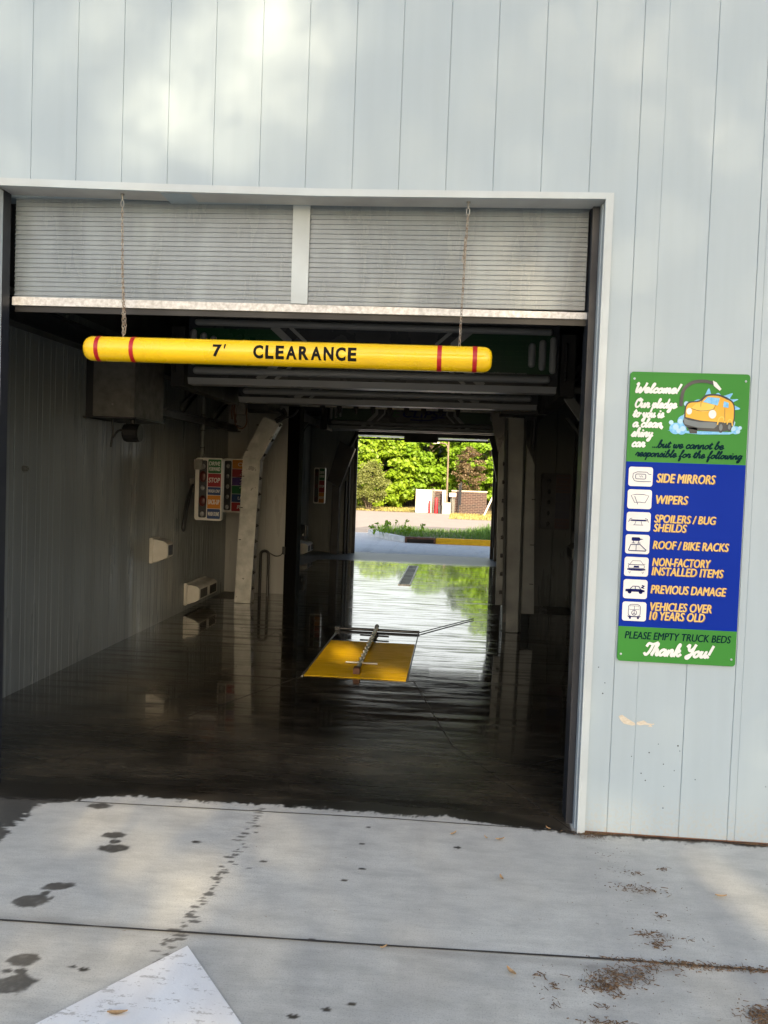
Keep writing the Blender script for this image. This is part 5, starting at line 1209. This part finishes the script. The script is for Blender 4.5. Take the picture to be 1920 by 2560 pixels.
# trees --------------------------------------------------------------
def clump_tree(name, base, hgt, cz0, rx, ry, nclump, per, lsize, m_, label, trunk_r=.16, clump_r=.55, flat_=.45, updir=(.15, -.6, .7), group=None, gap=.0, cat='tree'):
    t = thing(name, base, label, cat, group); bx, by, bz = base
    m = MB(); top = bz+hgt*.8
    m.tube(catmull([(bx, by, bz-.1), (bx+.1, by+.05, bz+hgt*.3), (bx-.05, by, bz+hgt*.55), (bx+.05, by, top)], 5), [trunk_r*(1-.8*i/15) for i in range(16)], 10)
    C = []
    for i in range(nclump):
        u = RNG.uniform(); ph = RNG.uniform(0, 2*np.pi); zz = cz0+(bz+hgt-cz0)*u
        prof = math.sin(math.pi*min(.97, .18+.82*u))**.6
        rr = (.45+.55*math.sqrt(RNG.uniform()))*prof
        c = np.array([bx+rx*rr*math.cos(ph), by+ry*rr*math.sin(ph), zz+.25*RNG.normal()]); C.append(c)
        if i % 9 == 0:
            zs = max(bz+hgt*.2, c[2]-hgt*.22*RNG.uniform(.5, 1.2)); p0 = Vector((bx, by, zs)); p1 = Vector(c)
            mid = (p0+p1)/2+Vector((0, 0, .25)); m.tube(catmull([tuple(p0), tuple(mid), tuple(p1)], 4), [trunk_r*.35*(1-.09*k) for k in range(9)], 6)
    m.build('trunk', 'bark', t, smooth=True)
    C = np.array(C); sz = RNG.uniform(.55, 1.25, len(C))[:, None]
    d = RNG.normal(size=(len(C), per, 3)); d /= np.linalg.norm(d, axis=2)[:, :, None]; d *= (RNG.uniform(0, 1, (len(C), per, 1))**.45)
    d *= np.array([1, 1, flat_])*clump_r
    L = (C[:, None, :]+d*sz[:, :, None]).reshape(-1, 3)
    # leaves droop over the dome of each clump
    V, F = leaf_quads(L, lsize, updir, 1.6)
    np_mesh('crown', V, F, m_, t); return t
base_z = GB
clump_tree('maple_tree', (-11.6, 71, GB), 8.0, -.2, 3.3, 3.0, 230, 80, .24, 'leaf', 'bright green maple behind the olive shrub', clump_r=.7, group='maple trees beyond the road')
clump_tree('maple_tree', (-7.2, 70, GB), 7.8, -.3, 3.0, 2.8, 230, 80, .24, 'leaf2', 'yellow-green maple between the olive shrub and the cream gate', clump_r=.85, group='maple trees beyond the road')
clump_tree('maple_tree', (-3.0, 71, GB), 9.0, .7, 3.1, 2.8, 240, 80, .24, 'leaf', 'tall green maple behind the cream gate panel', clump_r=.7, group='maple trees beyond the road')
clump_tree('maple_tree', (2.2, 69, GB), 11.8, .3, 3.0, 2.8, 250, 80, .24, 'leaf', 'green maple behind the brick wall, right of the brown tree', clump_r=.85, group='maple trees beyond the road')
clump_tree('maple_tree', (7.5, 71, GB), 11, .9, 3.4, 3, 130, 44, .36, 'leaf2', 'green maple at the right end of the tree row', clump_r=.9, group='maple trees beyond the road')
clump_tree('maple_tree', (-16.6, 71, GB), 10, .9, 3.4, 3, 130, 44, .36, 'leaf', 'green maple at the left end of the tree row', clump_r=.9, group='maple trees beyond the road')
for i, (x, y, h) in enumerate(((-14, 78, 7.2), (-9, 79, 7.6), (-4.5, 78, 8.2), (.5, 79, 10.8), (5, 78, 12.0))):
    clump_tree('shade_tree', (x, y, GB), h, -.2, 3.4, 2.2, 110, 40, .46, 'darkleaf', ['dark tree in the second row, far left', 'dark tree in the second row behind the yellow-green maple', 'dark tree in the second row behind the lamp pole', 'dark tree in the second row behind the brown tree', 'dark tree in the second row, far right'][i], clump_r=1.1, flat_=.8, group='shaded trees behind the maples')
clump_tree('brown_tree', (.35, 64.5, GB), 5.0, .9, 1.25, 1.1, 75, 60, .11, 'deadleaf', 'brown half-dead conifer behind the brick wall', trunk_r=.08, clump_r=.42, flat_=.5, updir=(0, 0, -1))
sh = clump_tree('olive_shrub', (along(-7.0, 62), 61.8, GB), 3.3, -.05, 1.28, 1.2, 150, 60, .10, 'shrubleaf', 'rounded olive-green shrub with bare stems left of the maple', trunk_r=.06, clump_r=.34, flat_=.9, updir=(0, -.3, .4), cat='shrub')
m = MB()
for k in range(9):
    a = random.uniform(0, 6.28); x = along(-7.0, 62)+random.gauss(0, .12); m.tube([(x, 61.75, GB-.05), (x+.4*math.cos(a)*.4, 61.75+.1*math.sin(a), GB+.5), (x+.75*math.cos(a), 61.75+.3*math.sin(a), GB+1.3)], [.045, .035, .02], 6)
m.build('stems', 'bark', sh)
# mulch bed under the shrub
m = MB(); m.add([(-12, 60.6, -.875), (-3.7, 60.3, -.875), (-3.7, 62.6, -.872), (-12, 64, -.872)], [(0, 1, 2, 3)])
struct(m.build('mulch_bed', 'mulch'))

# ================================================================== TREES BEHIND THE CAMERA (unseen; they shade the forecourt, crown gaps shaped to place the sun flecks)
def tau(X, Z):
    T = np.full(X.shape, .03)
    def el(cx, cz, rx, rz, a, t, soft=.6):
        nonlocal T
        c, s = math.cos(a), math.sin(a); u = ((X-cx)*c+(Z-cz)*s)/rx; v = (-(X-cx)*s+(Z-cz)*c)/rz
        d = np.sqrt(u*u+v*v)+.10*np.sin(5.1*X+2.3*Z+cx*9)*np.cos(4.3*Z-3.1*X+cz*7)+.07*np.sin(13*X-9*Z); T = np.maximum(T, t*np.clip((1.25-d)/soft, 0, 1))
    for p in SUNFLECKS: el(*p, soft=1.0)
    return -np.log(T)
SUNFLECKS = [(-1.72, 3.82, .50, .54, -.3, .40), (-2.12, 3.58, .44, .34, .6, .36), (-1.5, 4.0, .28, .40, 0, .38), (-2.5, 3.9, .5, .28, .3, .17), (-3.0, 3.92, .30, .22, .5, .17), (-2.6, 3.5, .25, .26, .3, .09), (-3.05, 3.22, .25, .14, 0, .11), (-2.9, 3.55, .25, .2, 0, .07),
             (-1.9, 4.7, .6, .4, 0, .4), (-.98, 3.28, .15, .18, 0, .11), (-.55, 3.78, .15, .18, 0, .08), (.40, 3.65, .11, .13, .3, .10), (-.18, 3.62, .1, .14, 0, .08),
             # on the raised door and the left jamb
             (-.35, 2.78, .5, .25, 0, .24), (-1.1, 2.72, .2, .2, 0, .24), (-2.2, 2.85, .6, .2, 0, .06), (-3.1, 1.6, .16, 1.5, 0, .30),
             # through the opening onto the plate, the floor and the left wall
             (-.84, 1.88, .17, .15, .4, .95), (-.48, 1.48, .16, .12, .3, .95), (-1.8, 1.15, .42, .32, .2, .32), (-2.05, 1.9, .32, .45, .3, .34), (-2.8, 2.1, .25, .4, .2, .34), (-2.6, 1.2, .40, .26, .3, .34), (-2.4, .75, .35, .2, 0, .22),
             # forecourt
             (-2.3, -.12, .45, .2, .2, .38), (-1.9, -.42, .34, .18, .3, .36), (-2.4, -.7, .5, .16, .1, .42), (-1.54, -.545, .05, .09, 0, .9), (-1.36, -.52, .04, .07, 0, .5), (.50, -.28, .14, .2, .2, .8), (-1.9, -.95, .3, .12, .1, .35)]
nC = 150000
X = RNG.uniform(-9, 7, nC); Z = RNG.uniform(-3.5, 7.5, nC); tq = tau(X, Z)
keep = RNG.uniform(0, 1, nC)*3.52 < tq; X, Z = X[keep], Z[keep]
# finer leaves where the big patch of sun falls on the upper wall
hi = (Z > 3.0) & (np.abs(X+1.5) < 2.6)
X, Z = X[~hi], Z[~hi]
X2 = RNG.uniform(-4.1, 1.1, 360000); Z2 = RNG.uniform(3.0, 7.5, 360000); k2_ = RNG.uniform(0, 1, 360000)*3.52 < tau(X2, Z2)*.175
n_big = len(X); X = np.concatenate([X, X2[k2_]]); Z = np.concatenate([Z, Z2[k2_]]); LS = np.where(np.arange(len(X)) < n_big, .12, .065)
Y = RNG.uniform(-27, -21, len(X))
L = np.stack([X-.21*Y, Y, Z-.478*Y], 1)
# split between three crowns by x
edges = [-99, 3.0, 8.0, 99]; labs = ['broad leafy tree shading the forecourt, left one behind the viewer', 'broad leafy tree shading the forecourt, middle one behind the viewer', 'broad leafy tree shading the forecourt, right one behind the viewer']
for i, xc in enumerate((-.2, 5.4, 10.0)):
    sel = (L[:, 0] >= edges[i]) & (L[:, 0] < edges[i+1]); t = thing('shade_tree', (xc, -24, 0), labs[i], 'tree', 'trees behind the forecourt')
    V, F = leaf_quads(L[sel], LS[sel][:, None]); np_mesh('crown', V, F, 'darkleaf', t)
    m = MB(); m.tube([(xc, -24, -.1), (xc+.1, -24, 4), (xc, -24, 8.5), (xc, -24, 12)], [.32, .26, .18, .06], 10); m.build('trunk', 'bark', t)

# ================================================================== LITTER ON THE FORECOURT
m = MB()
def bit(x, y, s, z=.002):
    a = random.uniform(0, 6.28); l = s*random.choice((.5, .7, .9, 1.2, 1.6, 2.8)); w_ = s*random.uniform(.1, .35)*(.5 if l > s*1.5 else 1.3); h = s*random.uniform(.1, .4)
    c, sn = math.cos(a), math.sin(a)
    P = [(-l, -w_), (l, -w_*.6), (l*.9, w_*.7), (-l*.8, w_)]
    v = [(x+p[0]*c-p[1]*sn, y+p[0]*sn+p[1]*c, z) for p in P]+[(x+p[0]*.8*c-p[1]*.6*sn, y+p[0]*.8*sn+p[1]*.6*c, z+h*random.uniform(.6, 1.2)) for p in P]
    m.add(v, [(3, 2, 1, 0), (4, 5, 6, 7), (0, 1, 5, 4), (1, 2, 6, 5), (2, 3, 7, 6), (3, 0, 4, 7)])
for x, y, rx, ry, n_, s in ((.19, -.575, .06, .02, 90, .006), (.205, -.42, .015, .012, 25, .005), (.331, -.359, .012, .01, 22, .005), (.226, -.79, .014, .010, 20, .006), (.155, -.945, .03, .018, 50, .006), (.17, -1.01, .022, .016, 45, .006), (.28, -.955, .03, .012, 18, .005),
                         (-.01, -1.25, .05, .028, 150, .006), (-.10, -1.33, .040, .025, 130, .006), (-.05, -1.285, .05, .03, 130, .006), (.08, -1.19, .05, .025, 90, .006), (.25, -1.15, .05, .02, 90, .006), (.38, -1.145, .10, .010, 130, .006), (.52, -1.14, .10, .012, 120, .006), (.12, -1.142, .10, .007, 110, .006),
                         (.40, -1.43, .035, .035, 160, .006), (.43, -1.40, .03, .03, 80, .006), (-.11, -1.52, .05, .012, 60, .006), (-.26, -1.34, .014, .012, 18, .006), (-.30, -1.285, .012, .012, 14, .006), (-.268, -1.456, .012, .01, 10, .005), (-.118, -1.435, .02, .01, 18, .005), (-.045, -1.365, .014, .012, 24, .005), (-.29, -1.37, .03, .03, 12, .004),
                         (.05, -.03, .03, .012, 60, .005), (.09, -.012, .06, .006, 110, .005), (.20, -.008, .1, .004, 90, .004), (.09, -.06, .03, .02, 40, .004), (.85, .0, .08, .012, 90, .006), (.1, -.25, .06, .12, 36, .003), (.2, -.8, .14, .25, 60, .003), (.2, -1.3, .25, .12, 80, .003), (-.5, -.7, .6, .4, 26, .003), (-1.6, -.9, .8, .5, 18, .0025), (.08, -.43, .05, .1, 18, .0035)):
    for _ in range(n_):
        x_ = x+random.gauss(0, rx); y_ = y+random.gauss(0, ry)
        if y_ > -.006 and x_ > -.02: y_ = -.01-random.random()*.01
        bit(x_, y_, s, .0015+random.random()*.006*(n_ > 80))
tag(m.build('mulch_litter', 'mulch'), 'brown mulch crumbs and pine litter scattered on the concrete', None, None, 'stuff')
labs = ['curled tan leaf nearest the bay threshold', 'long tan leaf lying just left of the jamb', 'oval tan leaf midway across the near slab', 'tan leaf on the slab below the long joint', 'tan leaf in the warm light on the far right', 'small tan leaf left of the long one by the bay', 'tan leaf on the wet threshold', 'orange twig-like leaf on the white arrow', 'folded brown leaf beside the dark joint, centre left']
for (x, y, l, a), lb in zip(((-.608, -.143, .020, .8), (-.385, -.172, .022, .25), (-.399, -.575, .020, 1.9), (-.402, -1.289, .026, 2.2), (.52, -.596, .024, -.1), (-.452, -.165, .012, 2.2), (-.139, .0, .014, 2.5), (-1.66, -1.70, .032, .15), (-.86, -1.20, .014, .5)), labs):
    m = MB(); c, s = math.cos(a), math.sin(a); P = []
    zb = .006
    for t, w_, z in ((-1, .02, .006), (-.5, .30, .002), (0, .36, .001), (.5, .26, .003), (1, .03, .009)): P.append((t*l, w_*l, z))
    vs = []
    for t, w_, z in P:
        for sg_ in (1, 0, -1): vs.append((x+t*c-sg_*w_*s, y+t*s+sg_*w_*c, zb+z+(.004 if sg_ else 0)))
    m.add(vs, [(3*i+j, 3*i+3+j, 3*i+4+j, 3*i+1+j) for i in range(4) for j in range(2)])
    lf = m.build('fallen_leaf', 'dryleaf'); tag(lf, lb, 'leaf', 'fallen leaves on the concrete')
